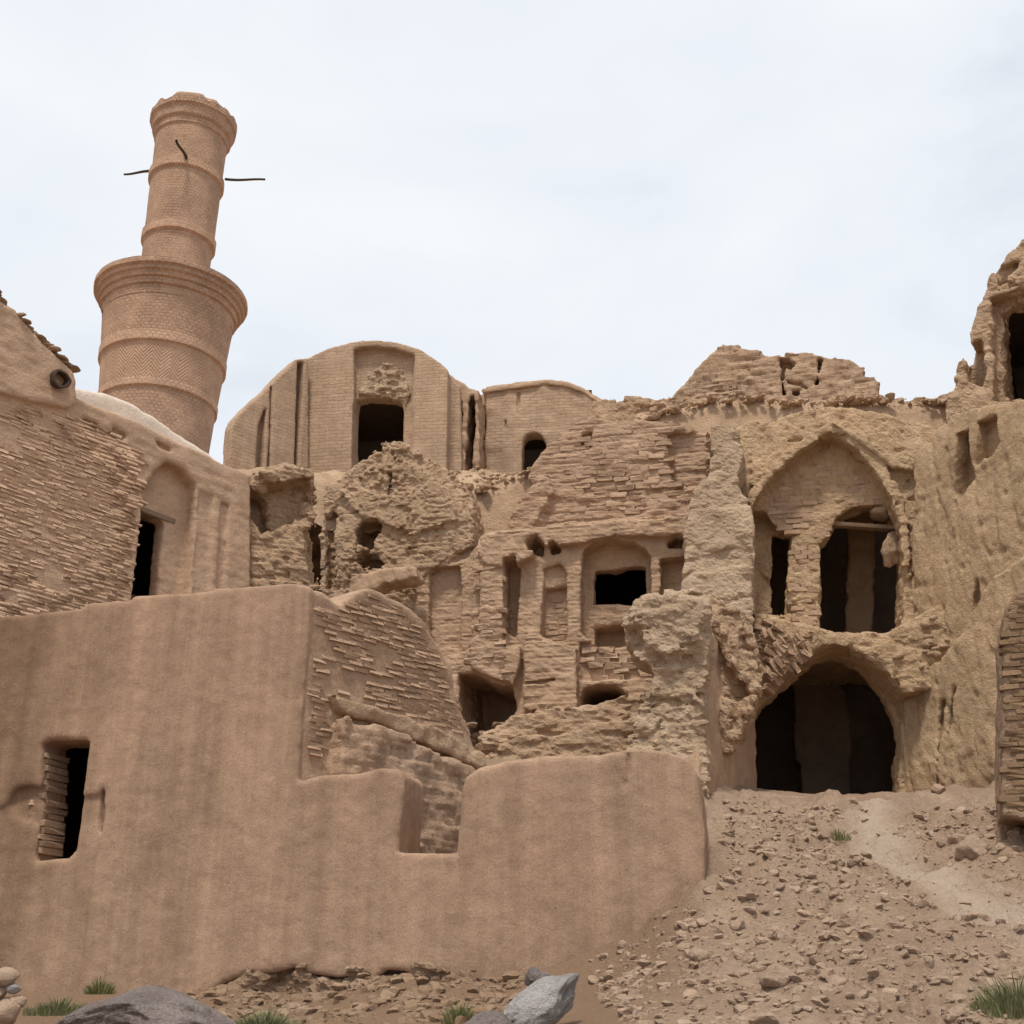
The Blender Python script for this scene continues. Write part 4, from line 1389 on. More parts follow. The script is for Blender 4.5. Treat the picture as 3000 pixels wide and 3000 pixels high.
# ------------------------------------------------------------------ house with the two arches
def iwan():
    fr = F_IWAN
    pol = [(2140, 2480), (2140, 1260), (2180, 1240), (2260, 1228), (2330, 1205), (2400, 1185), (2480, 1190), (2560, 1200), (2640, 1225), (2720, 1240), (2760, 1260), (2760, 2480)]
    root = thing('arched_house', 'two-storey ruin with a pointed arch recess above a dark arched passage', 'ruined house', base_of(fr, pol))
    r = Relief(fr, 0.032, (-0.9, 2.9))
    r.add(pol, 0.0, 2.8)
    arch = [(2208, 1800), (2206, 1500), (2214, 1462), (2265, 1395), (2340, 1328), (2400, 1288), (2432, 1270), (2464, 1288), (2510, 1326), (2562, 1388), (2608, 1462), (2632, 1540), (2644, 1640), (2642, 1850), (2450, 1850)]
    # raised moulding round the arch
    r.add([(2190, 1500), (2190, 1450), (2250, 1368), (2330, 1298), (2400, 1252), (2432, 1236), (2470, 1252), (2530, 1290), (2590, 1350), (2640, 1430), (2664, 1520), (2670, 1700), (2200, 1700)], -0.10, 0.3, 0.02)
    r.add([(2440, 1236), (2520, 1262), (2600, 1320), (2690, 1345), (2700, 1380), (2620, 1370), (2540, 1310), (2470, 1262)], -0.16, 0.2, 0.05)
    r.sub(arch, -1.0, 0.30)
    # openings in the back wall of the recess
    r.sub([(2206, 1498), (2245, 1502), (2265, 1535), (2312, 1562), (2306, 1680), (2300, 1800), (2206, 1790)], -1.0, 0.6, at=0.30)
    r.sub([(2260, 1545), (2312, 1562), (2306, 1680), (2300, 1800), (2256, 1795)], -1.0, 3.5, at=0.30)
    r.sub([(2404, 1850), (2404, 1700), (2408, 1600), (2430, 1555), (2455, 1510), (2490, 1488), (2545, 1470), (2596, 1482), (2625, 1545), (2634, 1620), (2634, 1850)], -1.0, 3.5, at=0.30)
    r.sub([(2404, 1850), (2404, 1600), (2440, 1540), (2475, 1535), (2470, 1850)], -1.0, 3.5, at=0.30)
    r.sub([(2566, 1850), (2568, 1660), (2600, 1640), (2600, 1850)], -1.0, 3.5, at=0.30)
    r.sub([(2230, 1420), (2660, 1420), (2660, 1850), (2230, 1850)], 0.75, 3.5)
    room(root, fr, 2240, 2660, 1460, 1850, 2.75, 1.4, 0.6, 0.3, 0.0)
    ri = Relief(Frame(12, fr.world(0, 2.2, 0), 0), 0.05, (0, 0.6))
    ri.add([(2478, 1880), (2482, 1600), (2478, 1420), (2566, 1420), (2562, 1620), (2560, 1880)], 0.0, 0.5)
    ri.obj('inner_pier', SOFT, root, erode=((0.03, 0.3), (0.02, 0.12)), seed=93, disp=((0.01, 0.06, (1, 1, 1)),))
    # lower storey: floor lip and vault mouth
    r.add([(2205, 1790), (2300, 1808), (2380, 1830), (2450, 1850), (2600, 1850), (2680, 1805), (2760, 1760), (2800, 1750), (2800, 2010), (2205, 2080)], -0.55, 0.5, 0.1)
    vault = [(2214, 2480), (2214, 2085), (2236, 2045), (2285, 1988), (2345, 1934), (2405, 1896), (2448, 1880), (2500, 1892), (2560, 1926), (2618, 1974), (2662, 2028), (2688, 2085), (2684, 2150), (2668, 2250), (2655, 2480)]
    r.sub(vault, -1.0, 0.3, 0.05, at=-0.5, taper=0.10)
    inner = [(2208, 2480), (2208, 2085), (2236, 2048), (2285, 1995), (2345, 1945), (2400, 1910), (2440, 1898), (2485, 1908), (2535, 1940), (2578, 1985), (2610, 2030), (2630, 2085), (2636, 2160), (2630, 2480)]
    r.sub(inner, -1.0, 3.5, 0.02, at=-0.3)
    r.sub([(2170, 2480), (2170, 1908), (2700, 1908), (2700, 2480)], 0.55, 3.5)
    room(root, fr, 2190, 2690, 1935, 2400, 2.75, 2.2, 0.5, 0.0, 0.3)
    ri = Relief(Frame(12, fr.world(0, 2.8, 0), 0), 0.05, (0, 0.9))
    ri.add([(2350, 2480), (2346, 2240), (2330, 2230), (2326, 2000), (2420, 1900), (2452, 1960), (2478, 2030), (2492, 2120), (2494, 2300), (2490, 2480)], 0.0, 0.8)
    ri.obj('inner_wall', ROOMSHADE, root, erode=((0.03, 0.3), (0.015, 0.12)), seed=94, disp=((0.01, 0.06, (1, 1, 1)),))
    wall_o = r.obj('wall', ROUGH, root, erode=((0.022, 0.45), (0.015, 0.15), (0.018, 0.09, (1.6, 1.5, .8), 'block'), (0.05, 0.1, (1.2, 1, 1), 'pit'), (0.025, 0.6, (1, 1, 1), 'crack')), seed=91, smooth=False, disp=((0.018, 0.04, (1.2, 1.2, .8)),))
    # plank lintel across the main opening
    a0, z0 = fr.pix(2432, 1532, 0.35)
    a1, z1 = fr.pix(2622, 1546, 0.35)
    L = math.hypot(a1 - a0, z1 - z0)
    o = link('wooden_lintel', brick_mesh('wooden_lintel', L + .1, 0.05, 0.16, 55, 0.2), GREYWOOD, root, fr.world((a0 + a1) / 2, 0.42, (z0 + z1) / 2))
    o.rotation_euler = (0, -math.atan2(z1 - z0, a1 - a0), -math.radians(12))
    # broken plaster lump hanging over the lintel
    a0, z0 = fr.pix(2585, 1510, 0.6)
    a2, z2 = fr.pix(2622, 1600, 0.3)
    V, F = rock_mesh('daylight_lump', (.2, .14, .29), 641, 4, 0.5, cuts=8)  # added lump standing in for daylight seen through the gap
    link('daylight_lump', make_mesh('daylight_lump', V, F), RUBBLE, root, fr.world(a2, 0.36, z2))
    V, F = rock_mesh('plaster_lump', (.22, .2, .13), 640, 3, 0.35)
    link('plaster_lump', make_mesh('plaster_lump', V, F), RUBBLE, root, fr.world(a0, 0.48, z0))
    # inner post in the opening, lit by the gap
    # bricks of the pier between the two doors
    f2 = Frame(12, fr.world(0, 0.30, 0), 0)
    brick_wall(wall_o, f2, [(2326, 1590), (2392, 1610), (2390, 1840), (2320, 1815)], [], 0.085, 0.19, 120, BRICKS, seed=23, proud=0.006, prob=0.96, rough=0.12)
    brick_wall(wall_o, f2, [(2230, 1500), (2290, 1420), (2420, 1350), (2520, 1400), (2590, 1470), (2470, 1485), (2420, 1545), (2400, 1590), (2330, 1580)], [], 0.075, 0.24, 160, BRICKS, seed=24, proud=0.008, prob=0.6)
    # slanting brick courses of the fallen vault, left of the passage
    f3 = Frame(12, fr.world(0, -0.55, 0), 0)
    q = [f3.pix(*p) for p in [(2225, 1815), (2370, 1850), (2380, 1900), (2320, 1965), (2235, 2040)]]
    rn = random.Random(8)
    bms = [brick_mesh('vault_brick', 0.17, 0.06, 0.2, 700 + i, 0.3) for i in range(5)]
    a0, a1 = min(v[0] for v in q), max(v[0] for v in q)
    z0, z1 = min(v[1] for v in q), max(v[1] for v in q)
    for i in range(90):
        a, z = rn.uniform(a0, a1), rn.uniform(z0, z1)
        if in_poly(q, a, z):
            o = link('vault_brick', bms[i % 5], BRICKS, wall_o, f3.world(a, rn.uniform(0.03, .11), z))
            o.rotation_euler = (rn.uniform(-.4, .4), math.radians(40) + rn.uniform(-.6, .6), rn.uniform(-.5, .5))
    # rubble on the vault's right haunch
    q = [(2570, 1880), (2680, 1815), (2850, 1770), (2880, 1850), (2760, 1930), (2660, 1975)]
    for i in range(60):
        x, y = rn.uniform(2570, 2880), rn.uniform(1770, 1975)
        if in_poly(q, x, y):
            a, z = f3.pix(x, y)
            V, F = rock_mesh('haunch_clod', (rn.uniform(.04, .11), rn.uniform(.04, .09), rn.uniform(.03, .08)), 800 + i, 2, 0.35)
            link('haunch_clod', make_mesh('haunch_clod', V, F), RUBBLE, wall_o, f3.world(a, rn.uniform(-.03, .08), z))
    return root


iwan()

# ------------------------------------------------------------------ right-hand walls
def right_wall():
    fr = F_RIGHT
    pol = [(2655, 2480), (2655, 1330), (2700, 1285), (2735, 1240), (2775, 1205), (2830, 1190), (2880, 1180), (2940, 1172), (3000, 1150), (3060, 1130), (3110, 1120), (3110, 2560)]
    root = thing('sloping_side_wall', 'high rough sloping mud wall closing the court on the right', 'wall', base_of(fr, pol))
    r = Relief(fr, 0.03, (-0.4, 0.7))
    r.add(pol, 0.0, 0.6)
    # thicker lower storey with broken top edge
    r.add([(2660, 2480), (2668, 2060), (2700, 1985), (2740, 1960), (2800, 1920), (2850, 1850), (2890, 1760), (2930, 1700), (3020, 1640), (3110, 1590), (3110, 2560)], -0.24, 0.3, 0.05, at=0.0)
    # notches
    r.sub([(2780, 1262), (2818, 1250), (2822, 1400), (2790, 1460), (2778, 1440)], -0.6, 0.3, 0.02)
    r.sub([(2842, 1230), (2905, 1205), (2912, 1290), (2880, 1330), (2842, 1352)], -0.6, 0.2, 0.03)
    # cracks
    r.sub([(2840, 1700), (2850, 1690), (2852, 1740), (2838, 1790)], -0.6, 0.15)
    r.sub([(2822, 2020), (2832, 2015), (2824, 2100), (2812, 2200), (2812, 2330), (2800, 2330), (2806, 2200)], -0.6, -0.05, 0.0)
    r.sub([(2785, 2060), (2798, 2055), (2795, 2150), (2785, 2310), (2778, 2310)], -0.6, -0.14, 0.0)
    r.sub([(2690, 1880), (2740, 1890), (2800, 1850), (2830, 1800), (2800, 1870), (2740, 1930)], -0.6, -0.08, 0.04)
    r.obj('wall', ROUGH, root, erode=((0.035, 0.6), (0.015, 0.18, (.6, .6, 2.5)), (0.03, 0.1, (1, 1, 1.5), 'pit'), (0.022, 0.45, (.7, .7, 2.2), 'crack')), seed=101, disp=((0.014, 0.05, (.8, .8, 1.6)), (0.008, 0.022, (1, 1, 1))), shear=0.02)
    return root


right_wall()

def near_right_wall():
    fr = F_NEAR
    pol = [(2928, 2520), (2938, 2400), (2934, 2200), (2940, 2000), (2935, 1850), (2950, 1770), (2985, 1720), (3050, 1690), (3400, 1600), (3400, 2600)]
    root = thing('near_brick_wall', 'dark jagged brick wall end at the right edge of the picture', 'wall', base_of(fr, pol))
    r = Relief(fr, 0.03, (-0.15, 1.0))
    r.add(pol, 0.0, 0.9)
    r.sub([(2900, 2390), (2960, 2395), (3060, 2405), (3060, 2500), (2900, 2500)], -0.3, 0.6, 0.03)
    r.sub([(2930, 2380), (2936, 2200), (2940, 2000), (2936, 1860), (2955, 1790), (3060, 1720), (3060, 2390)], -0.3, 0.008)
    wall_o = r.obj('wall', FOOT, root, erode=((0.015, 0.4), (0.01, 0.12)), seed=111, smooth=False, disp=((0.008, 0.06, (1.5, 1.5, .7)),))  # dark brown carries the shaded look of this wall end
    brick_wall(wall_o, fr, [(2950, 2375), (2953, 2200), (2957, 2000), (2955, 1870), (2972, 1800), (3040, 1740), (3040, 2385)], [], 0.046, 0.16, 150, SHADEBRICK, seed=25, proud=0.002, prob=0.98, gap=0.004)
    return root


near_right_wall()

def upper_right_ruin():
    fr = F_DOMER
    pol = [(2755, 1330), (2772, 1180), (2792, 1135), (2812, 1055), (2840, 1020), (2846, 960), (2862, 895), (2886, 850), (2912, 790), (2950, 742), (3000, 700), (3120, 620), (3300, 560), (3300, 1330)]
    root = thing('broken_dome_house', 'broken domed ruin with cave-like openings at the upper right edge', 'ruined house', base_of(fr, pol))
    r = Relief(fr, 0.036, (-0.3, 2.0))
    r.add(pol, 0.0, 1.9)
    r.sub([(2836, 1115), (2832, 1050), (2850, 1000), (2868, 995), (2880, 1030), (2884, 1100), (2872, 1120)], -0.5, 0.5, 0.04)
    r.sub([(2905, 870), (2960, 852), (3060, 840), (3200, 860), (3200, 1150), (2990, 1170), (2915, 1165)], -0.5, 0.3, 0.05)
    r.sub([(2935, 900), (2960, 872), (3100, 840), (3200, 900), (3200, 1150), (2950, 1165), (2928, 1040)], -0.5, 3.0, 0.03)
    r.sub([(2930, 780), (3220, 740), (3220, 1170), (2940, 1170)], 0.6, 3.0)
    room(root, fr, 2950, 3200, 800, 1165, 1.85, 4.0, 0.3, 0.0, 0.2)
    r.sub([(2915, 790), (2960, 770), (2990, 760), (2940, 830), (2925, 850)], -0.5, 0.18, 0.05)
    r.obj('wall', RUBBLE, root, erode=((0.05, 0.4), (0.03, 0.16), (0.04, 0.1, (1.6, 1.4, .9), 'block')), seed=121, smooth=False, disp=((0.02, 0.045, (1, 1, 1)),))
    return root


upper_right_ruin()

# ------------------------------------------------------------------ crest walls on the skyline
def crest():
    fr = F_CREST
    r = Relief(fr, 0.035, (-0.2, 0.9))
    r.add([(1900, 1340), (1962, 1172), (2030, 1095), (2080, 1040), (2100, 1022), (2118, 1010), (2165, 1014), (2172, 1024), (2230, 1026), (2242, 1036), (2296, 1040), (2300, 1030), (2400, 1036), (2440, 1046), (2490, 1052),
           (2530, 1078), (2540, 1110), (2558, 1098), (2575, 1120), (2574, 1150), (2600, 1172), (2640, 1182), (2640, 1340)], 0.0, 0.8)
    r.sub([(2288, 1050), (2310, 1046), (2328, 1060), (2322, 1085), (2304, 1080), (2296, 1120), (2304, 1160), (2292, 1160), (2286, 1100)], -0.3, 0.3)
    r.sub([(2398, 1046), (2408, 1050), (2402, 1090), (2394, 1132), (2386, 1130), (2396, 1090)], -0.3, 0.3)
    r.sub([(2300, 1112), (2350, 1118), (2372, 1140), (2340, 1132), (2305, 1122)], -0.3, 0.12)
    r.sub([(2318, 1145), (2342, 1140), (2346, 1158), (2320, 1162)], -0.3, 0.25)
    r.obj('crest_wall', CREST, None, label='cracked brick wall rising on the skyline above the pointed arch', cat='ruined wall', erode=((0.02, 0.4), (0.02, 0.15), (0.026, 0.1, (2.6, 1.6, .85), 'block')), seed=131,
          disp=((0.015, 0.06, (1.5, 1.5, .7)),), courses=(0.085, 0.28, 0.022))
    fr2 = Frame(12, (2680, 1190), 19.0)
    r = Relief(fr2, 0.04, (-0.2, 0.9))
    r.add([(2560, 1340), (2570, 1180), (2620, 1172), (2680, 1166), (2760, 1156), (2790, 1150), (2820, 1340)], 0.0, 0.8)
    r.sub([(2620, 1185), (2680, 1188), (2690, 1196), (2640, 1198)], -0.3, 0.2, 0.02)
    r.obj('low_crest_wall', RUBBLE, None, label='low broken wall on the skyline between cracked crest wall and broken dome', cat='ruined wall', erode=((0.05, 0.3), (0.03, 0.12)), seed=132, smooth=False, disp=((0.02, 0.06, (1, 1, 1)),))
    fr3 = Frame(12, (1850, 1200), 18.9)
    r = Relief(fr3, 0.04, (-0.2, 0.9))
    r.add([(1700, 1340), (1740, 1175), (1800, 1166), (1850, 1172), (1900, 1168), (1985, 1176), (2060, 1190), (2090, 1340)], 0.0, 0.8)
    r.obj('debris_ridge', RUBBLE, None, label='ragged low ridge of debris on the skyline right of the low domed house', cat='ruined wall', erode=((0.06, 0.3), (0.03, 0.12), (0.05, 0.1, (1.6, 1.4, .9), 'block')), seed=133, smooth=False, disp=((0.03, 0.06, (1, 1, 1)),))


crest()

# ------------------------------------------------------------------ domed houses
def domed_house():
    fr = F_OCT
    main = [(885, 1460), (890, 1060), (905, 1047), (960, 1020), (1032, 1000), (1060, 996), (1100, 994), (1160, 1000), (1230, 1022), (1290, 1062), (1338, 1108), (1345, 1460)]
    root = thing('domed_house', 'tall many-sided domed house with a black window below crumbled plaster', 'house', base_of(fr, main))
    r = Relief(fr, 0.036, (-0.2, 2.3))
    r.add(main, 0.0, 2.2)
    # centre bay cut back between two pilasters
    r.sub([(1036, 1022), (1060, 1016), (1100, 1014), (1160, 1020), (1214, 1038), (1208, 1180), (1206, 1500), (1036, 1500)], -0.4, 0.20)
    r.sub([(1036, 1420), (1040, 1200), (1046, 1172), (1080, 1164), (1150, 1168), (1178, 1180), (1182, 1210), (1178, 1420)], -0.4, 3.0, at=0.2)
    r.sub([(930, 1050), (1290, 1060), (1290, 1420), (930, 1420)], 0.5, 3.0)
    room(root, fr, 960, 1220, 1130, 1400, 2.15, 3.0, 0.1, 0.0, 0.0)
    # right edge chamfered, broken shaft with a dark slot
    r.sub([(1312, 1050), (1360, 1050), (1360, 1500), (1306, 1500)], -0.4, 0.35)
    r.obj('wall', HOUSE, root, erode=((0.010, 0.9), (0.006, 0.2)), seed=141, disp=((0.005, 0.07, (1, 1, 1)),))
    # crumbled plaster over the window
    r = Relief(Frame(8, fr.world(0, 0.14, 0), 0), 0.03, (-0.15, 0.3))
    r.add([(1052, 1165), (1056, 1120), (1080, 1090), (1110, 1078), (1150, 1072), (1175, 1085), (1195, 1110), (1200, 1160), (1190, 1185), (1150, 1160), (1080, 1156)], 0.0, 0.2)
    r.obj('crumbled_plaster', PALE, root, erode=((0.05, 0.16), (0.05, 0.08, (1.4, 1.2, .9), 'block')), seed=142, smooth=False, disp=((0.02, 0.04, (1, 1, 1)),))
    # left flank turned away
    fl = F_OCTL
    r = Relief(fl, 0.036, (-0.2, 0.45))
    r.add([(672, 1480), (680, 1250), (690, 1225), (720, 1192), (790, 1130), (800, 1118), (868, 1052), (905, 1047), (905, 1480)], 0.0, 0.32)
    r.sub([(748, 1420), (755, 1250), (778, 1190), (782, 1200), (768, 1420)], -0.4, 0.2)
    r.sub([(792, 1130), (800, 1126), (790, 1420), (784, 1420)], -0.4, 0.12)
    r.sub([(872, 1060), (890, 1060), (888, 1150), (878, 1290), (872, 1390), (862, 1390)], -0.4, 0.25)
    r.obj('flank_wall', HOUSE, root, erode=((0.010, 0.9), (0.006, 0.2)), seed=143, disp=((0.005, 0.07, (1, 1, 1)),))
    # shell of the vault behind the front
    # broken shaft at the right shoulder
    fs = Frame(8, fr.world(0, 0.5, 0), 0)
    r = Relief(fs, 0.034, (-0.1, 1.4))
    r.add([(1300, 1460), (1305, 1080), (1340, 1110), (1372, 1128), (1402, 1140), (1405, 1460)], 0.0, 1.3)
    r.sub([(1372, 1160), (1392, 1150), (1392, 1250), (1384, 1372), (1362, 1380), (1368, 1260)], -0.3, 1.1)
    r.sub([(1338, 1180), (1356, 1150), (1356, 1220), (1345, 1260)], -0.3, 0.3, 0.03)
    r.obj('broken_shaft', BRICKY, root, erode=((0.03, 0.25), (0.025, 0.1)), seed=144, disp=((0.015, 0.06, (1, 1, 1)),))
    return root


domed_house()

def low_domed_house():
    fr = F_LOW
    main = [(1392, 1480), (1396, 1142), (1420, 1131), (1500, 1121), (1545, 1117), (1600, 1110), (1650, 1114), (1700, 1130), (1745, 1156), (1775, 1178), (1850, 1210), (1850, 1480)]
    root = thing('low_domed_house', 'lower house with a rounded roofline and a small arched window', 'house', base_of(fr, main))
    r = Relief(fr, 0.036, (-0.2, 2.0))
    r.add(main, 0.0, 1.9)
    r.sub([(1380, 1100), (1422, 1100), (1420, 1500), (1380, 1500)], -0.4, 0.25, 0.05)
    r.sub([(1528, 1400), (1530, 1290), (1542, 1270), (1565, 1264), (1590, 1272), (1600, 1300), (1600, 1400)], -0.4, 3.0)
    r.sub([(1440, 1150), (1720, 1160), (1720, 1420), (1440, 1420)], 0.4, 3.0)
    room(root, fr, 1460, 1700, 1160, 1400, 1.85, 3.0, 0.3, 0.0, 0.0)
    r.sub([(1516, 1150), (1522, 1150), (1520, 1215), (1514, 1215)], -0.4, 0.06)
    r.sub([(1478, 1230), (1484, 1230), (1484, 1260), (1478, 1260)], -0.4, 0.06)
    r.obj('wall', HOUSE, root, erode=((0.02, 0.5), (0.02, 0.18)), seed=151, disp=((0.008, 0.1, (1, 1, 1)),))
    # thin rounded coping that caps the vault
    r = Relief(Frame(8, fr.world(0, -0.05, 0), 0), 0.034, (-0.1, 2.0))
    r.add([(1410, 1140), (1500, 1124), (1600, 1112), (1650, 1116), (1700, 1132), (1770, 1176), (1765, 1190), (1700, 1146), (1650, 1130), (1600, 1126), (1500, 1138), (1412, 1152)], 0.0, 1.8)
    r.obj('roof_edge', SOFT, root, erode=((0.015, 0.3), (0.012, 0.1)), seed=152)
    return root


low_domed_house()

# ------------------------------------------------------------------ boulders, stones, plants
def gpt(px, py, Y):
    w = P(px, py, Y)
    return np.array([w[0], w[1], ground_z(w[0], w[1])[0]])


p = P(420, 3055, 7.0)
rock('boulder', GREYROCK, p, (0.58, 0.45, 0.18), 5, 6, 0.24, rot=0.0, peak=0.7, label='large low grey boulder at the foot of the plastered wall', cuts=3)
p = P(1590, 2945, 6.9)
rock('pale_boulder', PALEROCK, p, (0.27, 0.16, 0.12), 12, 5, 0.22, rot=0.35, tilt=0.45, label='elongated pale grey boulder lying below the plastered wall', cuts=5)
p = P(1575, 2868, 7.3)
rock('dark_stone', GREYROCK, p, (0.075, 0.07, 0.07), 14, 4, 0.3, label='small dark stone leaning behind the pale boulder', cat='stone')
p = P(1450, 3035, 6.6)
rock('dark_boulder', GREYROCK, p, (0.2, 0.15, 0.11), 17, 5, 0.25, label='dark grey rock at bottom edge beside the pale boulder', cat='boulder')
cob = [((20, 2862), .075, 'round pale cobble on top of the pile at the left edge'), ((40, 2895), .045, 'small white pebble in the pile at the left edge'),
       ((15, 2965), .10, 'big tan cobble at the bottom of the left edge pile'), ((-10, 2910), .07, 'tan cobble half out of frame at the left edge'), ((52, 2935), .05, 'greyish cobble at right side of the left edge pile')]
for i, ((x, y), s, lab) in enumerate(cob):
    rock('cobble', PALEROCK if i == 1 else TANROCK, P(x, y, 8.3), (s * 1.2, s, s * .85), 30 + i, 3, 0.2, label=lab, cat='stone', group='stones piled at the left edge')

for i, (x, dd, sz, lab) in enumerate(((1318, 0.45, .055, 'larger pale stone lying in the notch of the plastered wall'), (1285, 0.5, .04, 'smaller pale stone lying in the notch of the plastered wall'))):
    a, z = F_FRONT.pix(x, 2499)
    rock('sill_stone', PALEROCK, F_FRONT.world(a, dd, z + 0.01), (sz * 1.5, sz, sz * .8), 90 + i, 3, 0.3, label=lab, cat='stone', group='pale stones in the notch')

rnd = random.Random(77)
special = [((2050, 2810), 0.085, 7.9, 'pointed pale slab sticking out of the rubble slope'), ((2850, 2505), 0.16, 0, 'big brown clod beside the footpath near the right wall'),
           ((2750, 2322), 0.11, 0, 'tan stone lying against the foot of the right wall'), ((2300, 2760), 0.09, 0, 'long tan stone half buried in the middle of the slope'),
           ((2275, 2880), 0.10, 0, 'rounded tan boulder low on the rubble slope')]


def ray_ground(px, py):
    d = ray(px, py)
    t = np.linspace(4.5, 18, 700)
    w = EYE + d[None] * (t / d[1])[:, None]
    g = ground_z(w[:, 0], w[:, 1])
    k = np.nonzero(w[:, 2] <= g)[0]
    if len(k) == 0:
        return None
    return w[k[0]]


for i, ((x, y), s, Yv, lab) in enumerate(special):
    w = ray_ground(x, y)
    if w is None:
        continue
    rock('slope_stone', TANROCK, w + np.array([0, 0, s * .2]), (s, s * .8, s * .75), 60 + i, 4, 0.3, rot=rnd.uniform(0, 6), label=lab, cat='stone')

# loose clods on the slope: the larger ones singly, the rest as one mass
sx = np.array([rnd.uniform(0.6, 6.2) for _ in range(24000)])
sy = np.array([4.9 + 10.2 * rnd.random() ** 1.15 for _ in range(24000)])
gz_ = ground_z(sx, sy)
keep = np.ones(len(sx), bool)
ff = sx * F_FRONT.s[0] + sy * F_FRONT.s[1] - F_FRONT.b
aa = sx * F_FRONT.e[0] + sy * F_FRONT.e[1]
a_end = F_FRONT.pix(2066, 2600)[0]
keep &= ~((ff > -0.08) & (aa < a_end + 0.1))
keep &= ~((sx * F_STUMP.s[0] + sy * F_STUMP.s[1] - F_STUMP.b > -0.2) & (aa < 3.0))
g2 = np.stack([sx, sy], 1)
pdist = np.full(len(sx), 1e9)
for i in range(len(pp) - 1):
    ab = pp[i + 1] - pp[i]
    t = np.clip(((g2 - pp[i]) @ ab) / (ab @ ab), 0, 1)
    pdist = np.minimum(pdist, np.linalg.norm(g2 - pp[i] - t[:, None] * ab, axis=1))
keep &= (pdist > 0.32) | (rng.random(len(sx)) < 0.15)
sx, sy, gz_ = sx[keep], sy[keep], gz_[keep]
sizes = np.array([0.011 + 0.06 * rnd.random() ** 5.5 for _ in range(len(sx))])
order = np.argsort(-sizes)
variants = [rock_mesh('clod', (1.3, 1, .75), 400 + i, 2, 0.3, cuts=12, lo=0.3, hi=0.75) for i in range(8)]
small = [rock_mesh('clod', (1.3, 1, .7), 420 + i, 1, 0.35, cuts=8, lo=0.3, hi=0.75) for i in range(8)]
vm = [make_mesh('rubble_clod', V, F, False) for V, F in variants]
for me in vm:
    me.materials.append(TANROCK)
NBIG = 220
for i, k in enumerate(order[:NBIG]):
    s = sizes[k]
    o = link('rubble_clod', vm[i % 8], TANROCK, None, (sx[k], sy[k], gz_[k] - s * .05))
    o.scale = (s, s * rnd.uniform(.7, 1), s * rnd.uniform(.7, 1.1))
    o.rotation_euler = (rnd.uniform(-.5, .5), rnd.uniform(-.5, .5), rnd.uniform(0, 6.28))
    tag(o, 'one of many loose tan clods of broken mud brick on the rubble slope', 'clod', 'loose clods on the rubble slope')
Vs, Fs, off = [], [], 0
for i, k in enumerate(order[NBIG:]):
    V, F = (variants if sizes[k] > 0.032 else small)[i % 8]
    s = sizes[k]
    t = rnd.uniform(0, 6.28)
    c, s_ = math.cos(t), math.sin(t)
    q = V @ np.array([[c, s_, 0], [-s_, c, 0], [0, 0, 1]]) * s
    Vs.append(q + np.array([sx[k], sy[k], gz_[k] - s * .08]))
    Fs.append(F + off)
    off += len(V)
o = link('gravel', make_mesh('gravel', np.concatenate(Vs), np.concatenate(Fs), False), TANROCK)
tag(o, 'fine crumbled mud brick gravel covering the rubble slope', 'gravel', None, 'stuff')

# footing debris along the wall base
Vs, Fs, off = [], [], 0
for i in range(1700):
    x = rnd.uniform(560, 1560)
    dd = -abs(rnd.gauss(0, 0.75)) + 0.03
    a, _ = F_FRONT.pix(x, 2900)
    w = F_FRONT.world(a, dd, 0)
    s = 0.008 + 0.085 * rnd.random() ** 5.0
    V, F = (variants if s > 0.03 else small)[i % 8]
    t = rnd.uniform(0, 6.28)
    c, s_ = math.cos(t), math.sin(t)
    Vs.append(V @ np.array([[c, s_, 0], [-s_, c, 0], [0, 0, 1]]) * s + np.array([w[0], w[1], ground_z(w[0], w[1])[0] - s * .1]))
    Fs.append(F + off)
    off += len(V)
o = link('fallen_debris', make_mesh('fallen_debris', np.concatenate(Vs), np.concatenate(Fs), False), FOOT)
tag(o, 'brown crumbled debris strewn along the foot of the plastered wall', 'debris', None, 'stuff')

Vs, Fs, off = [], [], 0
for i in range(5200):
    x, y = rnd.uniform(-2.8, 8.0), rnd.uniform(17.6, 19.8)
    z = float(_hz(np.array([x]), np.array([y]))[0])
    q = np.array([[x, y, 0.0]])
    z += float(0.25 * fbm(q * 0.9, 3, 41)[0] + 0.16 * fbm(q * 4, 3, 43)[0])
    s = 0.02 + 0.10 * rnd.random() ** 3.5
    V, F = (variants if s > 0.09 else small)[i % 8]
    t = rnd.uniform(0, 6.28)
    c, s_ = math.cos(t), math.sin(t)
    Vs.append(V @ np.array([[c, s_, 0], [-s_, c, 0], [0, 0, 1]]) * s + np.array([x, y, z]))
    Fs.append(F + off)
    off += len(V)
o = link('hill_debris', make_mesh('hill_debris', np.concatenate(Vs), np.concatenate(Fs), False), RUBBLE)
tag(o, 'broken earth debris on the slope below the domed houses', 'debris', None, 'stuff')

# plants
def leaf_mat(name, c1, c2):
    m = bpy.data.materials.new(name)
    m.use_nodes = True
    n, l = m.node_tree.nodes, m.node_tree.links
    bs = n['Principled BSDF']
    bs.inputs['Roughness'].default_value = 0.7
    geo = n.new('ShaderNodeNewGeometry')
    t = n.new('ShaderNodeTexNoise')
    t.inputs['Scale'].default_value = 25
    l.new(geo.outputs['Position'], t.inputs['Vector'])
    x = n.new('ShaderNodeMix')
    x.data_type = 'RGBA'
    l.new(t.outputs['Fac'], x.inputs[0])
    x.inputs[6].default_value, x.inputs[7].default_value = c1, c2
    l.new(x.outputs[2], bs.inputs['Base Color'])
    return m


GRASS = leaf_mat('green_grass', C(.06, .095, .03), C(.25, .23, .11))
DRYGRASS = leaf_mat('olive_weed', C(.10, .11, .035), C(.20, .19, .07))


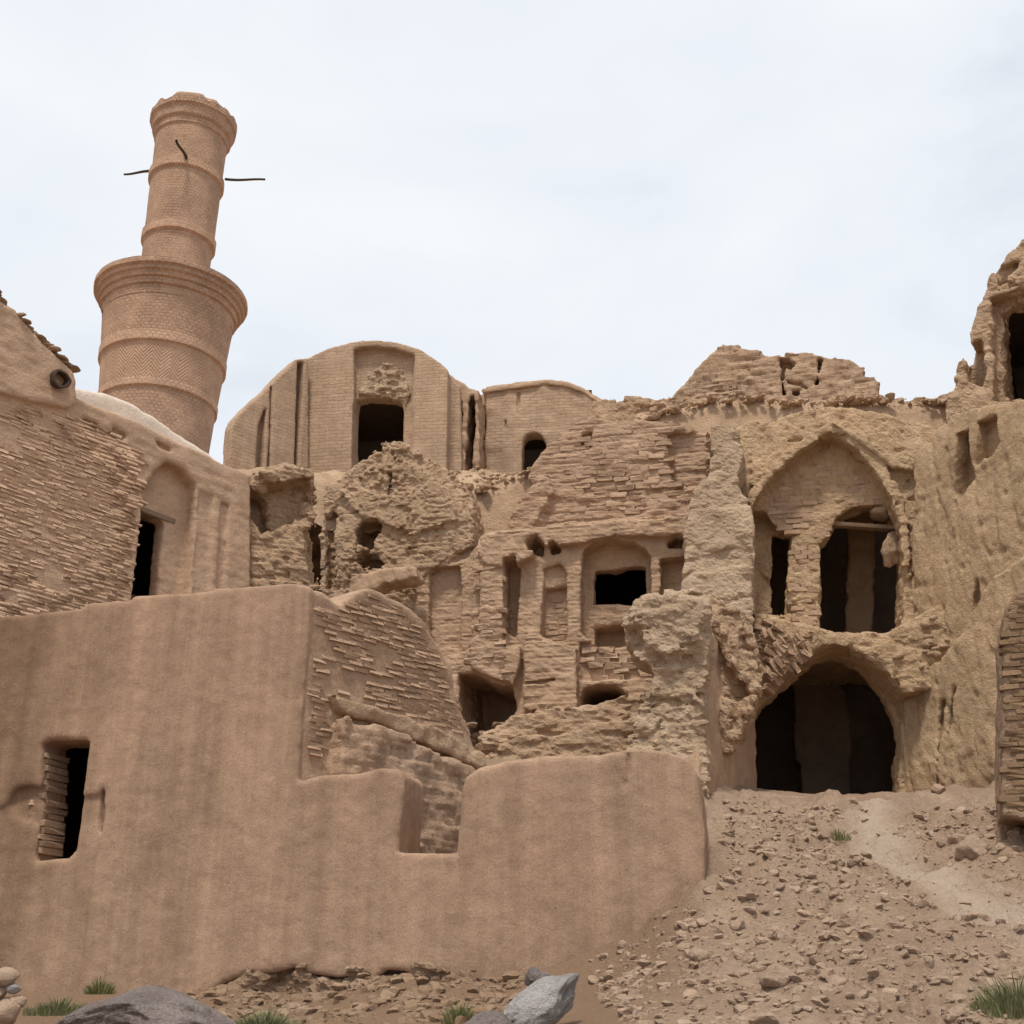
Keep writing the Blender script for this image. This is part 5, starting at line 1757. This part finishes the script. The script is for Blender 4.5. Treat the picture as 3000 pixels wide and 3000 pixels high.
def tuft(at, rad, h, n, mat, label, seed, name='grass_tuft'):
    r = random.Random(seed)
    V, F = [], []
    for i in range(int(n * 2.2)):
        a = r.uniform(0, 6.28)
        q = rad * 1.15 * r.random() ** 0.7
        b = np.array([math.cos(a) * q, math.sin(a) * q, -0.03])
        hh = h * r.uniform(.2, 1) * max(0.25, 1 - 0.5 * q / rad)
        lean = np.array([math.cos(a + r.uniform(-.8, .8)), math.sin(a + r.uniform(-.8, .8)), 0]) * hh * r.uniform(.15, .7)
        w = r.uniform(.002, .005)
        t = r.uniform(0, 6.28)
        s = np.array([math.cos(t), math.sin(t), 0]) * w
        k = len(V)
        m = b + lean * .35 + np.array([0, 0, hh * .6])
        tip = b + lean + np.array([0, 0, hh])
        V += [b - s, b + s, m + s * .8, m - s * .8, tip]
        F += [(k, k + 1, k + 2, k + 3), (k + 3, k + 2, k + 4, k + 4)]
    bm = bmesh.new()
    vv = [bm.verts.new(v) for v in V]
    for f in F:
        bm.faces.new([vv[j] for j in dict.fromkeys(f)])
    me = bpy.data.meshes.new(name)
    bm.to_mesh(me)
    bm.free()
    o = link(name, me, mat, None, at)
    tag(o, label, 'grass', 'green tufts in the foreground')
    return o


def on_ground(px, py, Y):
    w = P(px, py, Y)
    return np.array([w[0], w[1], ground_z(w[0], w[1])[0]])


tuft(P(170, 2960, 8.9), 0.20, 0.15, 420, GRASS, 'low green grass tuft left of the large grey boulder', 1)
tuft(P(295, 2900, 9.3), 0.10, 0.17, 150, DRYGRASS, 'small pale green tuft behind the large grey boulder', 2)
tuft(P(770, 3020, 8.0), 0.22, 0.21, 620, GRASS, 'bright green grass tuft right of the large grey boulder', 3)
tuft(P(1345, 2990, 8.0), 0.10, 0.19, 200, DRYGRASS, 'olive weed tuft left of the pale boulder', 4)
w = ray_ground(2455, 2455)
tuft(w, 0.10, 0.17, 120, DRYGRASS, 'faint green weed beside the footpath on the slope', 5)
w = ray_ground(2985, 2960)
tuft(w, 0.18, 0.26, 420, GRASS, 'dark green weed at the bottom right corner', 6)
